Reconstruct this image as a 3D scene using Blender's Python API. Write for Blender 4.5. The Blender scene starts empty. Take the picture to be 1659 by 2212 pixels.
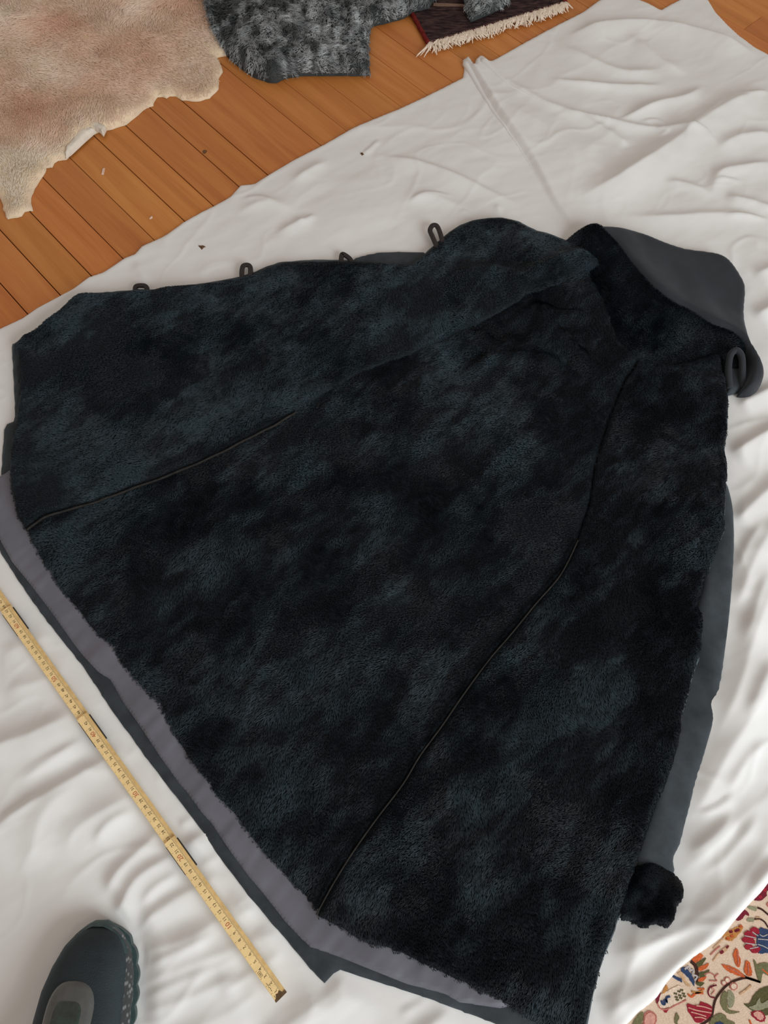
import bpy, math, random
import numpy as np
from mathutils import Vector

random.seed(7)
RNG = np.random.default_rng(11)
scene = bpy.context.scene
COL = scene.collection

# ------------------------------------------------------------------ camera
TILT = math.radians(24.5)      # optical axis away from straight down
CAM_H = 1.0717
FPX = 1660.0
cam_d = bpy.data.cameras.new('camera')
cam_d.sensor_fit = 'VERTICAL'
cam_d.sensor_height = 36.0
cam_d.lens = 36.0 * FPX / 2212.0
cam_d.clip_start = 0.02
cam = bpy.data.objects.new('camera', cam_d)
COL.objects.link(cam)
cam.location = (0, 0, CAM_H)
cam.rotation_euler = (TILT, 0, 0)
scene.camera = cam

# ------------------------------------------------------------------ light
world = bpy.data.worlds.new('room_light')
scene.world = world
world.use_nodes = True
bg = world.node_tree.nodes['Background']
bg.inputs[0].default_value = (1.0, 0.865, 0.765, 1)
bg.inputs[1].default_value = 0.42

def area(name, loc, target, sx, sy, power, color):
    l = bpy.data.lights.new(name, 'AREA')
    l.shape = 'RECTANGLE'; l.size = sx; l.size_y = sy
    l.energy = power; l.color = color
    o = bpy.data.objects.new(name, l); COL.objects.link(o)
    o.location = loc
    d = Vector(target) - Vector(loc)
    o.rotation_euler = d.to_track_quat('-Z', 'Y').to_euler()
    return o
# daylight of the room's window, low on the right behind the photographer
area('window_daylight', (1.85, -1.65, 1.5), (0.0, 0.45, 0.0), 1.7, 1.7, 77, (0.90, 0.97, 1.0))

vs = scene.view_settings
vs.view_transform = 'Standard'
vs.look = 'None'
vs.gamma = 1.0
vs.use_curve_mapping = False
vs.exposure = 0.0
scene.cycles.max_bounces = 6
scene.cycles.diffuse_bounces = 3
scene.cycles.glossy_bounces = 2

# ------------------------------------------------------------------ helpers
def P(px, py, z=0.0):
    """photo direction -> point on the horizontal plane at height z (metres)"""
    u = (px - 829.5) / FPX; v = (py - 1106.0) / FPX
    st, ct = math.sin(TILT), math.cos(TILT)
    dx, dy, dz = u, st - v * ct, -ct - v * st
    s = (z - CAM_H) / dz
    return np.array([dx * s, dy * s])

def PL(pts, z=0.0):
    return np.array([P(a, b, z) for a, b in pts])

def hash2(ix, iy, seed=0):
    h = (ix.astype(np.int64) * 374761393 + iy.astype(np.int64) * 668265263 + seed * 144665) & 0x7fffffff
    h = ((h ^ (h >> 13)) * 1274126177) & 0x7fffffff
    return ((h ^ (h >> 16)) & 0xffff) / 65535.0

def vnoise(x, y, seed=0):
    ix = np.floor(x); iy = np.floor(y)
    fx = x - ix; fy = y - iy
    fx = fx * fx * fx * (fx * (fx * 6 - 15) + 10); fy = fy * fy * fy * (fy * (fy * 6 - 15) + 10)
    ix = ix.astype(np.int64); iy = iy.astype(np.int64)
    a = hash2(ix, iy, seed); b = hash2(ix + 1, iy, seed)
    c = hash2(ix, iy + 1, seed); d = hash2(ix + 1, iy + 1, seed)
    return (a + (b - a) * fx) + ((c + (d - c) * fx) - (a + (b - a) * fx)) * fy

def fbm(x, y, scale, octv=4, seed=0):
    """0..1 fractal noise, scale = size of the largest feature in metres"""
    t = np.zeros_like(x); amp = 1.0; tot = 0.0; f = 1.0 / scale
    for k in range(octv):
        ca, sa = math.cos(0.6 * k + 0.3), math.sin(0.6 * k + 0.3)
        t += amp * vnoise((x * ca - y * sa) * f + 17.3 * k, (x * sa + y * ca) * f - 9.1 * k, seed + k)
        tot += amp; amp *= 0.5; f *= 2.0
    return t / tot

def inside(x, y, poly):
    r = np.zeros(x.shape, bool)
    n = len(poly)
    for i in range(n):
        x0, y0 = poly[i]; x1, y1 = poly[(i + 1) % n]
        if y0 == y1: continue
        c = ((y0 > y) != (y1 > y)) & (x < (x1 - x0) * (y - y0) / (y1 - y0) + x0)
        r ^= c
    return r

def seg_dist(x, y, path, closed=True):
    """distance, nearest point, arc parameter and side of a polyline"""
    best = np.full(x.shape, 1e9); bx = np.zeros_like(x); by = np.zeros_like(x)
    arc = np.zeros_like(x); side = np.zeros_like(x)
    n = len(path); acc = 0.0
    for i in range(n if closed else n - 1):
        x0, y0 = path[i]; x1, y1 = path[(i + 1) % n]
        ex, ey = x1 - x0, y1 - y0; L2 = ex * ex + ey * ey
        if L2 < 1e-14: continue
        t = np.clip(((x - x0) * ex + (y - y0) * ey) / L2, 0, 1)
        qx = x0 + t * ex; qy = y0 + t * ey
        d = (x - qx) ** 2 + (y - qy) ** 2
        m = d < best
        best[m] = d[m]; bx[m] = qx[m]; by[m] = qy[m]
        L = math.sqrt(L2)
        arc[m] = acc + t[m] * L
        side[m] = (ex * (y - y0) - ey * (x - x0))[m]
        acc += L
    return np.sqrt(best), bx, by, arc / max(acc, 1e-9), side

def spline(pts, n=8, closed=False):
    """Catmull-Rom through points"""
    pts = np.array(pts, float); m = len(pts); out = []
    rng = range(m) if closed else range(m - 1)
    for i in rng:
        if closed:
            p0, p1, p2, p3 = pts[(i - 1) % m], pts[i], pts[(i + 1) % m], pts[(i + 2) % m]
        else:
            p0, p1, p2, p3 = pts[max(i - 1, 0)], pts[i], pts[i + 1], pts[min(i + 2, m - 1)]
        for k in range(n):
            t = k / n
            out.append(0.5 * ((2 * p1) + (-p0 + p2) * t + (2 * p0 - 5 * p1 + 4 * p2 - p3) * t * t + (-p0 + 3 * p1 - 3 * p2 + p3) * t ** 3))
    if not closed: out.append(pts[-1])
    return np.array(out)

def jag(poly, amp, step, seed=0):
    """resample a closed outline and roughen it"""
    out = []
    n = len(poly); rr = np.random.default_rng(seed)
    for i in range(n):
        a = poly[i]; b = poly[(i + 1) % n]
        L = np.linalg.norm(b - a); k = max(1, int(L / step))
        e = (b - a) / max(L, 1e-9); nn = np.array([-e[1], e[0]])
        for j in range(k):
            out.append(a + (b - a) * j / k + nn * rr.normal(0, amp) * (0 if j == 0 else 1))
    return np.array(out)

def mesh_obj(name, verts, faces, material=None, parent=None, smooth=True):
    me = bpy.data.meshes.new(name)
    me.from_pydata([tuple(map(float, v)) for v in verts], [], [tuple(map(int, f)) for f in faces])
    me.update()
    if smooth: me.polygons.foreach_set('use_smooth', np.ones(len(me.polygons), bool))
    if material: me.materials.append(material)
    o = bpy.data.objects.new(name, me); COL.objects.link(o)
    if parent is not None: o.parent = parent
    return o

def tag(o, label=None, cat=None, group=None, kind=None):
    if label: o['label'] = label
    if cat: o['category'] = cat
    if group: o['group'] = group
    if kind: o['kind'] = kind
    return o

def empty(name, loc=(0, 0, 0)):
    e = bpy.data.objects.new(name, None); COL.objects.link(e); e.location = loc
    e.empty_display_size = 0.05
    return e

class Cloth:
    """a soft sheet: fine grid clipped to an outline, with its own height, closed at the edge by a rim"""
    def __init__(self, poly, res, zf, zbase=None, edge=0.0, edge_min=0.0):
        self.poly = poly = np.array(poly); self.res = res
        lo = poly.min(0) - res * 2; hi = poly.max(0) + res * 2
        nx = int((hi[0] - lo[0]) / res) + 2; ny = int((hi[1] - lo[1]) / res) + 2
        X, Y = np.meshgrid(lo[0] + np.arange(nx) * res, lo[1] + np.arange(ny) * res, indexing='ij')
        self.lo, self.nx, self.ny = lo, nx, ny
        ins = inside(X, Y, poly)
        d, bx, by, _, _ = seg_dist(X.ravel(), Y.ravel(), poly)
        d = d.reshape(X.shape)
        d[~ins] = 0
        cell = ins[:-1, :-1] | ins[1:, :-1] | ins[:-1, 1:] | ins[1:, 1:]
        vx = np.where(ins, X, bx.reshape(X.shape)); vy = np.where(ins, Y, by.reshape(X.shape))
        Z = zf(vx, vy)
        if edge > 0:
            t = np.clip(d / edge, 0, 1)
            e = np.sqrt(1 - (1 - t) ** 2)
            zb = zbase if zbase is not None else 0.0
            zb = zb(vx, vy) if callable(zb) else zb
            Z = zb + edge_min + (Z - zb - edge_min) * e
        self.Z = Z; self.ins = ins; self.D = d
        used = np.zeros(X.shape, bool)
        used[:-1, :-1] |= cell; used[1:, :-1] |= cell; used[:-1, 1:] |= cell; used[1:, 1:] |= cell
        idx = np.full(X.shape, -1); idx[used] = np.arange(used.sum())
        self.V = np.c_[vx[used], vy[used], Z[used]]
        ci, cj = np.nonzero(cell)
        self.F = np.c_[idx[ci, cj], idx[ci + 1, cj], idx[ci + 1, cj + 1], idx[ci, cj + 1]]
        self.zbase = zbase
    def height(self, x, y):
        gx = np.clip((x - self.lo[0]) / self.res, 0, self.nx - 1.001); gy = np.clip((y - self.lo[1]) / self.res, 0, self.ny - 1.001)
        i = gx.astype(int); j = gy.astype(int); fx = gx - i; fy = gy - j
        Z = self.Z
        return (Z[i, j] * (1 - fx) + Z[i + 1, j] * fx) * (1 - fy) + (Z[i, j + 1] * (1 - fx) + Z[i + 1, j + 1] * fx) * fy
    def build(self, name, material, parent=None):
        V, F = self.V, self.F
        e = np.concatenate([F[:, [0, 1]], F[:, [1, 2]], F[:, [2, 3]], F[:, [3, 0]]])
        key = np.sort(e, 1); k = key[:, 0].astype(np.int64) * len(V) + key[:, 1]
        u, first, cnt = np.unique(k, return_index=True, return_counts=True)
        be = e[first[cnt == 1]]
        faces = [F]
        if self.zbase is not None:
            bv = np.unique(be); m = np.full(len(V), -1); m[bv] = np.arange(len(bv)) + len(V)
            B = V[bv].copy()
            B[:, 2] = self.zbase(B[:, 0], B[:, 1]) if callable(self.zbase) else self.zbase
            skirt = np.c_[be[:, 1], be[:, 0], m[be[:, 0]], m[be[:, 1]]]
            V = np.concatenate([V, B]); faces.append(skirt)
        F = np.concatenate(faces)
        me = bpy.data.meshes.new(name)
        me.vertices.add(len(V)); me.vertices.foreach_set('co', V.astype(np.float32).ravel())
        me.loops.add(F.size); me.loops.foreach_set('vertex_index', F.astype(np.int32).ravel())
        me.polygons.add(len(F)); me.polygons.foreach_set('loop_start', np.arange(0, F.size, 4, dtype=np.int32))
        me.polygons.foreach_set('use_smooth', np.ones(len(F), bool))
        me.update(calc_edges=True); me.validate()
        me.materials.append(material)
        o = bpy.data.objects.new(name, me); COL.objects.link(o)
        if parent is not None: o.parent = parent
        return o

def hair(name, cloth, count, length, lean, comb, material, parent, radius=0.00025, seed=0,
         wander=0.9, wscale=0.05, clump=0.006, clump_amt=0.6, curl=0.0, keep=None, shade=None, inset=0.0, lvar=0.35, fine=1.0, lean_var=0.8, cl=0.4, jit=.18, es=.45):
    """short fur: real strands rooted on a cloth. comb: angle the pile is stroked towards; lean 0 upright .. 1 flat"""
    r = np.random.default_rng(seed)
    poly = cloth.poly; lo = poly.min(0); hi = poly.max(0)
    A = (hi - lo).prod(); xs = []; tot = 0
    while tot < count:
        m = count * 2
        p = lo + r.random((m, 2)) * (hi - lo)
        gi = np.clip(((p[:, 0] - cloth.lo[0]) / cloth.res).round().astype(int), 0, cloth.nx - 1)
        gj = np.clip(((p[:, 1] - cloth.lo[1]) / cloth.res).round().astype(int), 0, cloth.ny - 1)
        ok = cloth.ins[gi, gj] & (cloth.D[gi, gj] >= inset)
        if keep is not None: ok &= keep(p[:, 0], p[:, 1])
        xs.append(p[ok]); tot += ok.sum()
        if ok.sum() < 10: break
    p = np.concatenate(xs)[:count]; n = len(p)
    x, y = p[:, 0], p[:, 1]
    z = cloth.height(x, y)
    h = 0.004
    gx = (cloth.height(x + h, y) - cloth.height(x - h, y)) / (2 * h); gy = (cloth.height(x, y + h) - cloth.height(x, y - h)) / (2 * h)
    gx = np.clip(gx, -2, 2); gy = np.clip(gy, -2, 2)
    base = comb(x, y) if callable(comb) else np.full(n, comb)
    ang = base + wander * ((fbm(x, y, wscale, 3, seed + 3) - 0.5) * 5.0) + fine * wander * (fbm(x, y, wscale * 0.3, 2, seed + 5) - 0.5) * 3.0
    jx = x + (fbm(x, y, clump * 3, 2, seed + 8) - 0.5) * clump * 3; jy = y + (fbm(x, y, clump * 3, 2, seed + 9) - 0.5) * clump * 3
    cx = np.floor(jx / clump); cy = np.floor(jy / clump)
    ang = ang + (hash2(cx, cy, seed + 1) - 0.5) * 2.2 * clump_amt + r.normal(0, jit, n)
    ln = lean + (fbm(x, y, wscale * 0.7, 3, seed + 6) - 0.5) * lean_var + (hash2(cx, cy, seed + 2) - 0.5) * 0.5 * clump_amt
    ln = np.clip(ln, 0.05, 0.97)
    L = length * (1 - lvar / 2 + lvar * r.random(n)) * (1 - cl / 2 + cl * hash2(cx, cy, seed + 4))
    gi = np.clip(((x - cloth.lo[0]) / cloth.res).round().astype(int), 0, cloth.nx - 1); gj = np.clip(((y - cloth.lo[1]) / cloth.res).round().astype(int), 0, cloth.ny - 1)
    L = L * np.clip(cloth.D[gi, gj] / (length * 1.6), es, 1)
    nrm = np.c_[-gx, -gy, np.ones(n)]; nrm /= np.linalg.norm(nrm, axis=1)[:, None]
    t = np.c_[np.cos(ang), np.sin(ang), np.zeros(n)]; t -= nrm * (t * nrm).sum(1)[:, None]
    t /= np.linalg.norm(t, axis=1)[:, None] + 1e-9
    b = np.cross(nrm, t)
    K = 4
    pts = np.zeros((n, K, 3)); root = np.c_[x, y, z]
    ph = r.random(n) * 6.28
    for k in range(K):
        s = k / (K - 1)
        up = L * (s * (1 - ln * 0.75) + 0.12 * math.sin(s * 3.14)); fw = L * (s ** 1.5) * ln
        sw = curl * L * math.sin(s * 5.0) * np.sin(ph)
        pts[:, k] = root + nrm * up[:, None] + t * fw[:, None] + b * sw[:, None]
    hc = bpy.data.hair_curves.new(name)
    hc.add_curves([K] * n)
    hc.attributes['position'].data.foreach_set('vector', pts.astype(np.float32).ravel()) if 'position' in hc.attributes else hc.position_data.foreach_set('vector', pts.astype(np.float32).ravel())
    ra = hc.attributes.get('radius') or hc.attributes.new('radius', 'FLOAT', 'POINT')
    prof = np.array([1.0, 0.9, 0.7, 0.25]) * radius
    ra.data.foreach_set('value', np.tile(prof, n).astype(np.float32))
    sa = hc.attributes.new('shade', 'FLOAT', 'CURVE')
    sh = r.random(n) * 0.5 + 0.5 * hash2(cx, cy, seed + 12)
    if shade is not None: sh = shade(x, y, sh)
    sa.data.foreach_set('value', np.clip(sh, 0, 1).astype(np.float32))
    hc.materials.append(material)
    o = bpy.data.objects.new(name, hc); COL.objects.link(o)
    o.parent = parent
    o['kind'] = 'stuff'
    return o

# ------------------------------------------------------------------ materials
def mat(name):
    m = bpy.data.materials.new(name); m.use_nodes = True
    return m, m.node_tree.nodes, m.node_tree.links, m.node_tree.nodes['Principled BSDF']

def plain(name, col, rough=0.6, spec=0.3, noise=0.0, nscale=200, bump=0.0, bscale=600, sheen=0.0, metal=0.0, sheencol=None, coat=0.0):
    m, N, L, B = mat(name)
    B.inputs['Roughness'].default_value = rough
    B.inputs['Specular IOR Level'].default_value = spec
    B.inputs['Metallic'].default_value = metal
    if coat: B.inputs['Coat Weight'].default_value = coat
    if sheen:
        B.inputs['Sheen Weight'].default_value = sheen; B.inputs['Sheen Roughness'].default_value = 0.4
        if sheencol: B.inputs['Sheen Tint'].default_value = (*sheencol, 1)
    B.inputs['Base Color'].default_value = (*col, 1)
    tc = N.new('ShaderNodeTexCoord')
    if noise:
        t = N.new('ShaderNodeTexNoise'); t.inputs['Scale'].default_value = nscale; t.inputs['Detail'].default_value = 4
        r = N.new('ShaderNodeValToRGB')
        r.color_ramp.elements[0].position = 0.3; r.color_ramp.elements[1].position = 0.7
        r.color_ramp.elements[0].color = tuple(c * (1 - noise) for c in col) + (1,)
        r.color_ramp.elements[1].color = tuple(min(1, c * (1 + noise)) for c in col) + (1,)
        L.new(tc.outputs['Object'], t.inputs['Vector']); L.new(t.outputs['Fac'], r.inputs[0]); L.new(r.outputs[0], B.inputs['Base Color'])
    if bump:
        t2 = N.new('ShaderNodeTexNoise'); t2.inputs['Scale'].default_value = bscale; t2.inputs['Detail'].default_value = 3
        b = N.new('ShaderNodeBump'); b.inputs['Strength'].default_value = bump; b.inputs['Distance'].default_value = 0.001
        L.new(tc.outputs['Object'], t2.inputs['Vector']); L.new(t2.outputs['Fac'], b.inputs['Height']); L.new(b.outputs[0], B.inputs['Normal'])
    return m

def fur_mat(name, dark, light, rough=0.5, spec=0.5, tip=1.5):
    m, N, L, B = mat(name)
    B.inputs['Roughness'].default_value = rough
    B.inputs['Specular IOR Level'].default_value = spec
    a = N.new('ShaderNodeAttribute'); a.attribute_name = 'shade'
    r = N.new('ShaderNodeValToRGB')
    r.color_ramp.elements[0].color = (*dark, 1); r.color_ramp.elements[1].color = (*light, 1)
    L.new(a.outputs['Fac'], r.inputs[0])
    L.new(r.outputs[0], B.inputs['Base Color'])
    return m

def wood_mat():
    m, N, L, B = mat('oak_parquet_lacquer')
    tc = N.new('ShaderNodeTexCoord'); oi = N.new('ShaderNodeObjectInfo')
    add = N.new('ShaderNodeVectorMath'); add.operation = 'MULTIPLY_ADD'
    comb = N.new('ShaderNodeCombineXYZ')
    L.new(oi.outputs['Random'], comb.inputs[0]); L.new(oi.outputs['Random'], comb.inputs[1]); L.new(oi.outputs['Random'], comb.inputs[2])
    L.new(comb.outputs[0], add.inputs[0]); add.inputs[1].default_value = (31, 17, 23); L.new(tc.outputs['Object'], add.inputs[2])
    mp = N.new('ShaderNodeMapping'); mp.inputs['Scale'].default_value = (2.2, 34, 34)
    L.new(add.outputs[0], mp.inputs[0])
    n1 = N.new('ShaderNodeTexNoise'); n1.inputs['Scale'].default_value = 1.0; n1.inputs['Detail'].default_value = 5; n1.inputs['Distortion'].default_value = 0.7
    L.new(mp.outputs[0], n1.inputs['Vector'])
    mp2 = N.new('ShaderNodeMapping'); mp2.inputs['Scale'].default_value = (14, 480, 480)
    L.new(add.outputs[0], mp2.inputs[0])
    n2 = N.new('ShaderNodeTexNoise'); n2.inputs['Scale'].default_value = 1.0; n2.inputs['Detail'].default_value = 3
    L.new(mp2.outputs[0], n2.inputs['Vector'])
    mix = N.new('ShaderNodeMath'); mix.operation = 'MULTIPLY_ADD'; mix.inputs[1].default_value = 0.35
    L.new(n2.outputs['Fac'], mix.inputs[0]); L.new(n1.outputs['Fac'], mix.inputs[2])
    r = N.new('ShaderNodeValToRGB'); e = r.color_ramp.elements
    e[0].position = 0.42; e[0].color = (0.44, 0.143, 0.033, 1)
    e[1].position = 0.88; e[1].color = (0.61, 0.235, 0.062, 1)
    x = e.new(0.64); x.color = (0.535, 0.187, 0.044, 1)
    L.new(mix.outputs[0], r.inputs[0])
    hsv = N.new('ShaderNodeHueSaturation')
    v = N.new('ShaderNodeMapRange'); v.inputs['To Min'].default_value = 0.93; v.inputs['To Max'].default_value = 1.07
    L.new(oi.outputs['Random'], v.inputs[0]); L.new(v.outputs[0], hsv.inputs['Value'])
    hh = N.new('ShaderNodeMapRange'); hh.inputs['To Min'].default_value = 0.498; hh.inputs['To Max'].default_value = 0.504
    w = N.new('ShaderNodeTexWhiteNoise'); w.noise_dimensions = '1D'; L.new(oi.outputs['Random'], w.inputs['W']); L.new(w.outputs[0], hh.inputs[0]); L.new(hh.outputs[0], hsv.inputs['Hue'])
    L.new(r.outputs[0], hsv.inputs['Color']); L.new(hsv.outputs[0], B.inputs['Base Color'])
    B.inputs['Roughness'].default_value = 0.42; B.inputs['Specular IOR Level'].default_value = 0.35
    bp = N.new('ShaderNodeBump'); bp.inputs['Strength'].default_value = 0.08; bp.inputs['Distance'].default_value = 0.001
    L.new(n2.outputs['Fac'], bp.inputs['Height']); L.new(bp.outputs[0], B.inputs['Normal'])
    return m

M_wood = wood_mat()
M_gap = plain('dark_joint', (0.03, 0.012, 0.005), 0.9, 0.1)
M_sheet = plain('white_cotton', (0.80, 0.80, 0.79), 0.85, 0.15, noise=0.012, nscale=9, bump=0.06, bscale=900, sheen=0.15)
M_shell = plain('slate_suede', (0.040, 0.048, 0.056), 0.8, 0.2, noise=0.25, nscale=40, bump=0.25, bscale=1500, sheen=0.25, sheencol=(0.6, 0.75, 0.85))
M_collar = plain('charcoal_suede', (0.030, 0.034, 0.040), 0.8, 0.2, noise=0.22, nscale=14, bump=0.2, bscale=1500, sheen=0.22, sheencol=(0.75, 0.8, 0.9))
M_satin = plain('grey_violet_satin', (0.135, 0.136, 0.165), 0.45, 0.4, noise=0.12, nscale=16, bump=0.1, bscale=1800, sheen=0.15)
M_skin = plain('black_hide', (0.008, 0.013, 0.018), 0.75, 0.2, noise=0.3, nscale=60)
M_furb = fur_mat('black_shearling', (0.0014, 0.0042, 0.0080), (0.031, 0.051, 0.066), 0.42, 0.33)
M_loop = plain('black_brown_leather', (0.022, 0.016, 0.017), 0.5, 0.4, noise=0.2, nscale=300)
M_hide = plain('cream_hide', (0.80, 0.66, 0.48), 0.8, 0.2, noise=0.12, nscale=30)
M_hide_w = plain('raw_white_skin', (0.78, 0.72, 0.63), 0.7, 0.3, noise=0.08, nscale=90, bump=0.3, bscale=400)
M_furc = fur_mat('cream_pelt_hair', (0.92, 0.62, 0.47), (1.0, 0.91, 0.77), 0.55, 0.25)
M_hideg = plain('grey_hide', (0.045, 0.05, 0.052), 0.8, 0.2, noise=0.2, nscale=40)
M_furg = fur_mat('grey_lambskin_hair', (0.085, 0.093, 0.097), (0.62, 0.66, 0.68), 0.45, 0.4)

# ------------------------------------------------------------------ the floor
TH = math.radians(-47.8)
DIR = np.array([math.cos(TH), math.sin(TH)]); NRM = np.array([-math.sin(TH), math.cos(TH)])
fc = [DIR * a + NRM * b for a, b in ((-2.6, -1.617), (2.9, -1.617), (2.9, 2.697), (-2.6, 2.697))]
floor = mesh_obj('floor', [(q[0], q[1], -.004) for q in fc] + [(q[0], q[1], -.03) for q in fc],
                 [(0, 1, 2, 3), (7, 6, 5, 4), (0, 4, 5, 1), (1, 5, 6, 2), (2, 6, 7, 3), (3, 7, 4, 0)], M_gap, smooth=False)
tag(floor, 'orange-brown oak plank floor running diagonally under everything', 'floor', kind='structure')

def plank(s0, s1, w0, w1, g):
    """one board: s along the run, w across it"""
    cx, cy = (s0 + s1) / 2, (w0 + w1) / 2
    hl, hw, b = (s1 - s0) / 2 - g, (w1 - w0) / 2 - g, 0.0005
    v = []
    for (l, w, z) in ((hl - b, hw - b, 0.0), (hl, hw, -b), (hl, hw, -0.012)):
        v += [(-l, -w, z), (l, -w, z), (l, w, z), (-l, w, z)]
    f = [(0, 1, 2, 3)]
    for k in (0, 4):
        for i in range(4):
            j = (i + 1) % 4
            f.append((k + i, k + 4 + i, k + 4 + j, k + j))
    o = mesh_obj('plank', v, f, M_wood, floor, smooth=False)
    c = DIR * cx + NRM * cy
    o.location = (c[0], c[1], 0); o.rotation_euler = (0, 0, TH)
    return o

offs = [0.317 - 0.0645 * k for k in range(30, 0, -1)] + [0.317, 0.384, 0.452, 0.515, 0.580, 0.640, 0.767, 0.830, 0.893, 0.957, 1.020, 1.086] + [1.086 + 0.0645 * k for k in range(1, 26)]
bj = P(1628, 48)
bj_s, bj_w = float(bj @ DIR), float(bj @ NRM)
for i in range(len(offs) - 1):
    w0, w1 = offs[i], offs[i + 1]
    g = random.choice((0.0006, 0.0008, 0.0011)) if w0 < 0.7 else random.choice((0.0003, 0.0005, 0.0008))
    if w0 < bj_w <= w1:
        cuts = [-2.6, -0.9, bj_s, 2.9]
    else:
        # boards are long: their ends lie beyond the strip of floor in view
        c = bj_s + random.choice((0.35, 0.62, 0.9, 1.2)) + 0.15 * random.random()
        cuts = [-3.0, -1.7 - 0.5 * random.random(), c, c + 1.6] if w0 < bj_w else [-3.0, -1.2 - random.random(), bj_s + 0.55 + random.random() * 0.5, 2.9]
    cuts = [-2.6] + [c_ for c_ in cuts[1:-1] if -2.4 < c_ < 2.7] + [2.9]
    for a, b in zip(cuts[:-1], cuts[1:]):
        m = DIR * (a + b) / 2 + NRM * (w0 + w1) / 2
        plank(a, b, w0, w1, g)

# ------------------------------------------------------------------ outlines traced on the photograph
SHEET = [(-420, 905), (-200, 805), (0, 709.6), (48.6, 687), (80, 665), (119.6, 644), (160.7, 622), (190.6, 599), (224, 588), (269, 558),
         (291.5, 549), (306.4, 532), (358.8, 508), (396, 480), (433.5, 459), (459.7, 446), (497, 425.6), (520, 400), (550, 397), (580, 377.5),
         (635, 345), (700, 312), (760, 278), (830, 248), (860, 236), (923, 207), (1000, 168), (1003, 150), (1000, 130), (1006, 125), (1014, 130),
         (1024, 146), (1028, 130), (1036, 122), (1046, 125), (1057, 135), (1130, 94), (1197, 58),
         (1260, 26), (1293, 2), (1330, -14), (1365, -6), (1400, 8), (1428, 22), (1448, 10), (1480, -6), (1510, -8), (1530, 0), (1545, 25), (1572, 54), (1600, 80), (1632, 104),
         (1659, 118), (1730, 165), (1830, 250), (1960, 500), (2010, 900), (1990, 1300), (1880, 1620), (1720, 1830), (1659, 1898), (1634.6, 1932), (1600, 1968), (1578, 1993), (1553, 2026), (1526, 2046), (1494, 2068),
         (1459.6, 2095), (1435, 2125), (1417.7, 2154), (1395.5, 2174), (1373, 2191), (1358.5, 2208), (1320, 2250), (1240, 2320), (1150, 2450), (1080, 2640), (700, 2850), (200, 2900), (-400, 2800), (-620, 2300), (-560, 1400)]

UP_EDGE = [(26, 743), (37, 739.5), (48.6, 724.6), (82, 709.6), (123, 676), (149.5, 648), (175.6, 633), (224, 631), (284, 626.7), (336, 626), (373.7, 618), (429.7, 612.5),
           (478, 605), (515.7, 597.5), (553, 586), (575.5, 575), (605, 565.7), (640, 563), (676, 560.5), (739, 561), (800, 563), (850, 567), (890, 568), (905, 558), (920.7, 544.5), (946, 521), (971, 500), (995, 485), (1022, 474.9),
           (1055, 470), (1085, 469.4), (1119, 477), (1161, 498), (1184, 503), (1221, 517.5), (1241.5, 529)]
R_EDGE = [(1563, 800), (1571, 816), (1573.6, 868), (1572, 922), (1565, 973.6), (1571, 1001), (1571, 1036), (1566, 1050), (1564, 1125.5), (1565, 1144), (1543.7, 1201), (1516.6, 1274.6), (1506, 1315), (1516.6, 1329),
          (1515, 1400), (1502.6, 1441), (1490, 1482), (1471, 1552), (1464.6, 1612), (1436, 1694), (1408, 1767), (1392, 1811), (1363, 1906), (1354, 1951), (1335, 1986), (1328, 2008), (1303, 2072), (1281, 2148), (1268, 2212), (1256, 2275)]
L_EDGE = [(32.5, 909), (29.8, 842.7), (25.8, 746.5)]
HEM_OUT = [(1.4, 1040.7), (-12, 1100), (-6, 1165), (0, 1192), (31, 1240), (72, 1302.7), (128, 1375), (183, 1445), (241, 1534), (301, 1616), (362, 1698), (401, 1748), (445, 1806), (483, 1864), (529, 1924), (577, 1982),
           (637.5, 2054), (686, 2110), (701, 2124), (715, 2109), (730, 2093), (789, 2113), (862, 2136), (961, 2170), (1070, 2212), (1160, 2245), (1256, 2275)]
FAC_OUT = [(-40, 1052), (-22, 1120), (2, 1172), (24, 1212), (58, 1254.5), (101, 1310), (154, 1384.7), (178, 1416), (212, 1452), (236, 1466.6), (265, 1517), (301, 1568), (342, 1630.6), (386, 1693), (401, 1709.6), (432.6, 1753), (456.7, 1779.6),
           (473.6, 1806), (500, 1844.7), (536, 1893), (563, 1924), (613, 1989), (650, 2028), (669, 2047), (707, 2059), (741, 2071), (789, 2090.5), (880, 2127), (961, 2148), (994, 2167), (1045, 2174), (1080, 2180)]
FUR_L = [(32, 909), (22, 960), (20, 1020), (21.7, 1054), (30, 1087), (35, 1114), (51.5, 1140)]
FUR_HEM = [(62, 1160), (81, 1195), (106, 1245), (130, 1280), (154, 1303), (193, 1351), (227, 1389.5), (255.6, 1428), (294, 1471.5), (325.5, 1517), (361.7, 1570), (398, 1621), (432, 1673), (469, 1724), (505, 1758), (541, 1808.5), (577, 1854),
           (608.6, 1885.6), (637.5, 1917), (676, 1955.6), (683, 1976)]
FUR_BOT = [(683, 1979.6), (712, 1994), (741, 2006), (763, 2025), (789, 2038.6), (837.6, 2049.5), (880, 2066), (931.5, 2091), (969.5, 2110), (1015.6, 2132), (1048, 2148), (1086, 2167), (1124, 2191.6), (1151, 2208), (1250, 2262)]
SEAM1 = [(56, 1146), (105.5, 1118), (190, 1090.5), (253, 1067), (358.6, 1027), (455.7, 985), (527, 949), (590.7, 917.5), (640, 888), (700, 850), (769, 812), (853, 778.6), (929, 753), (1022, 700.6), (1077, 677), (1144, 643.6), (1200, 625), (1262, 590)]
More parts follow.
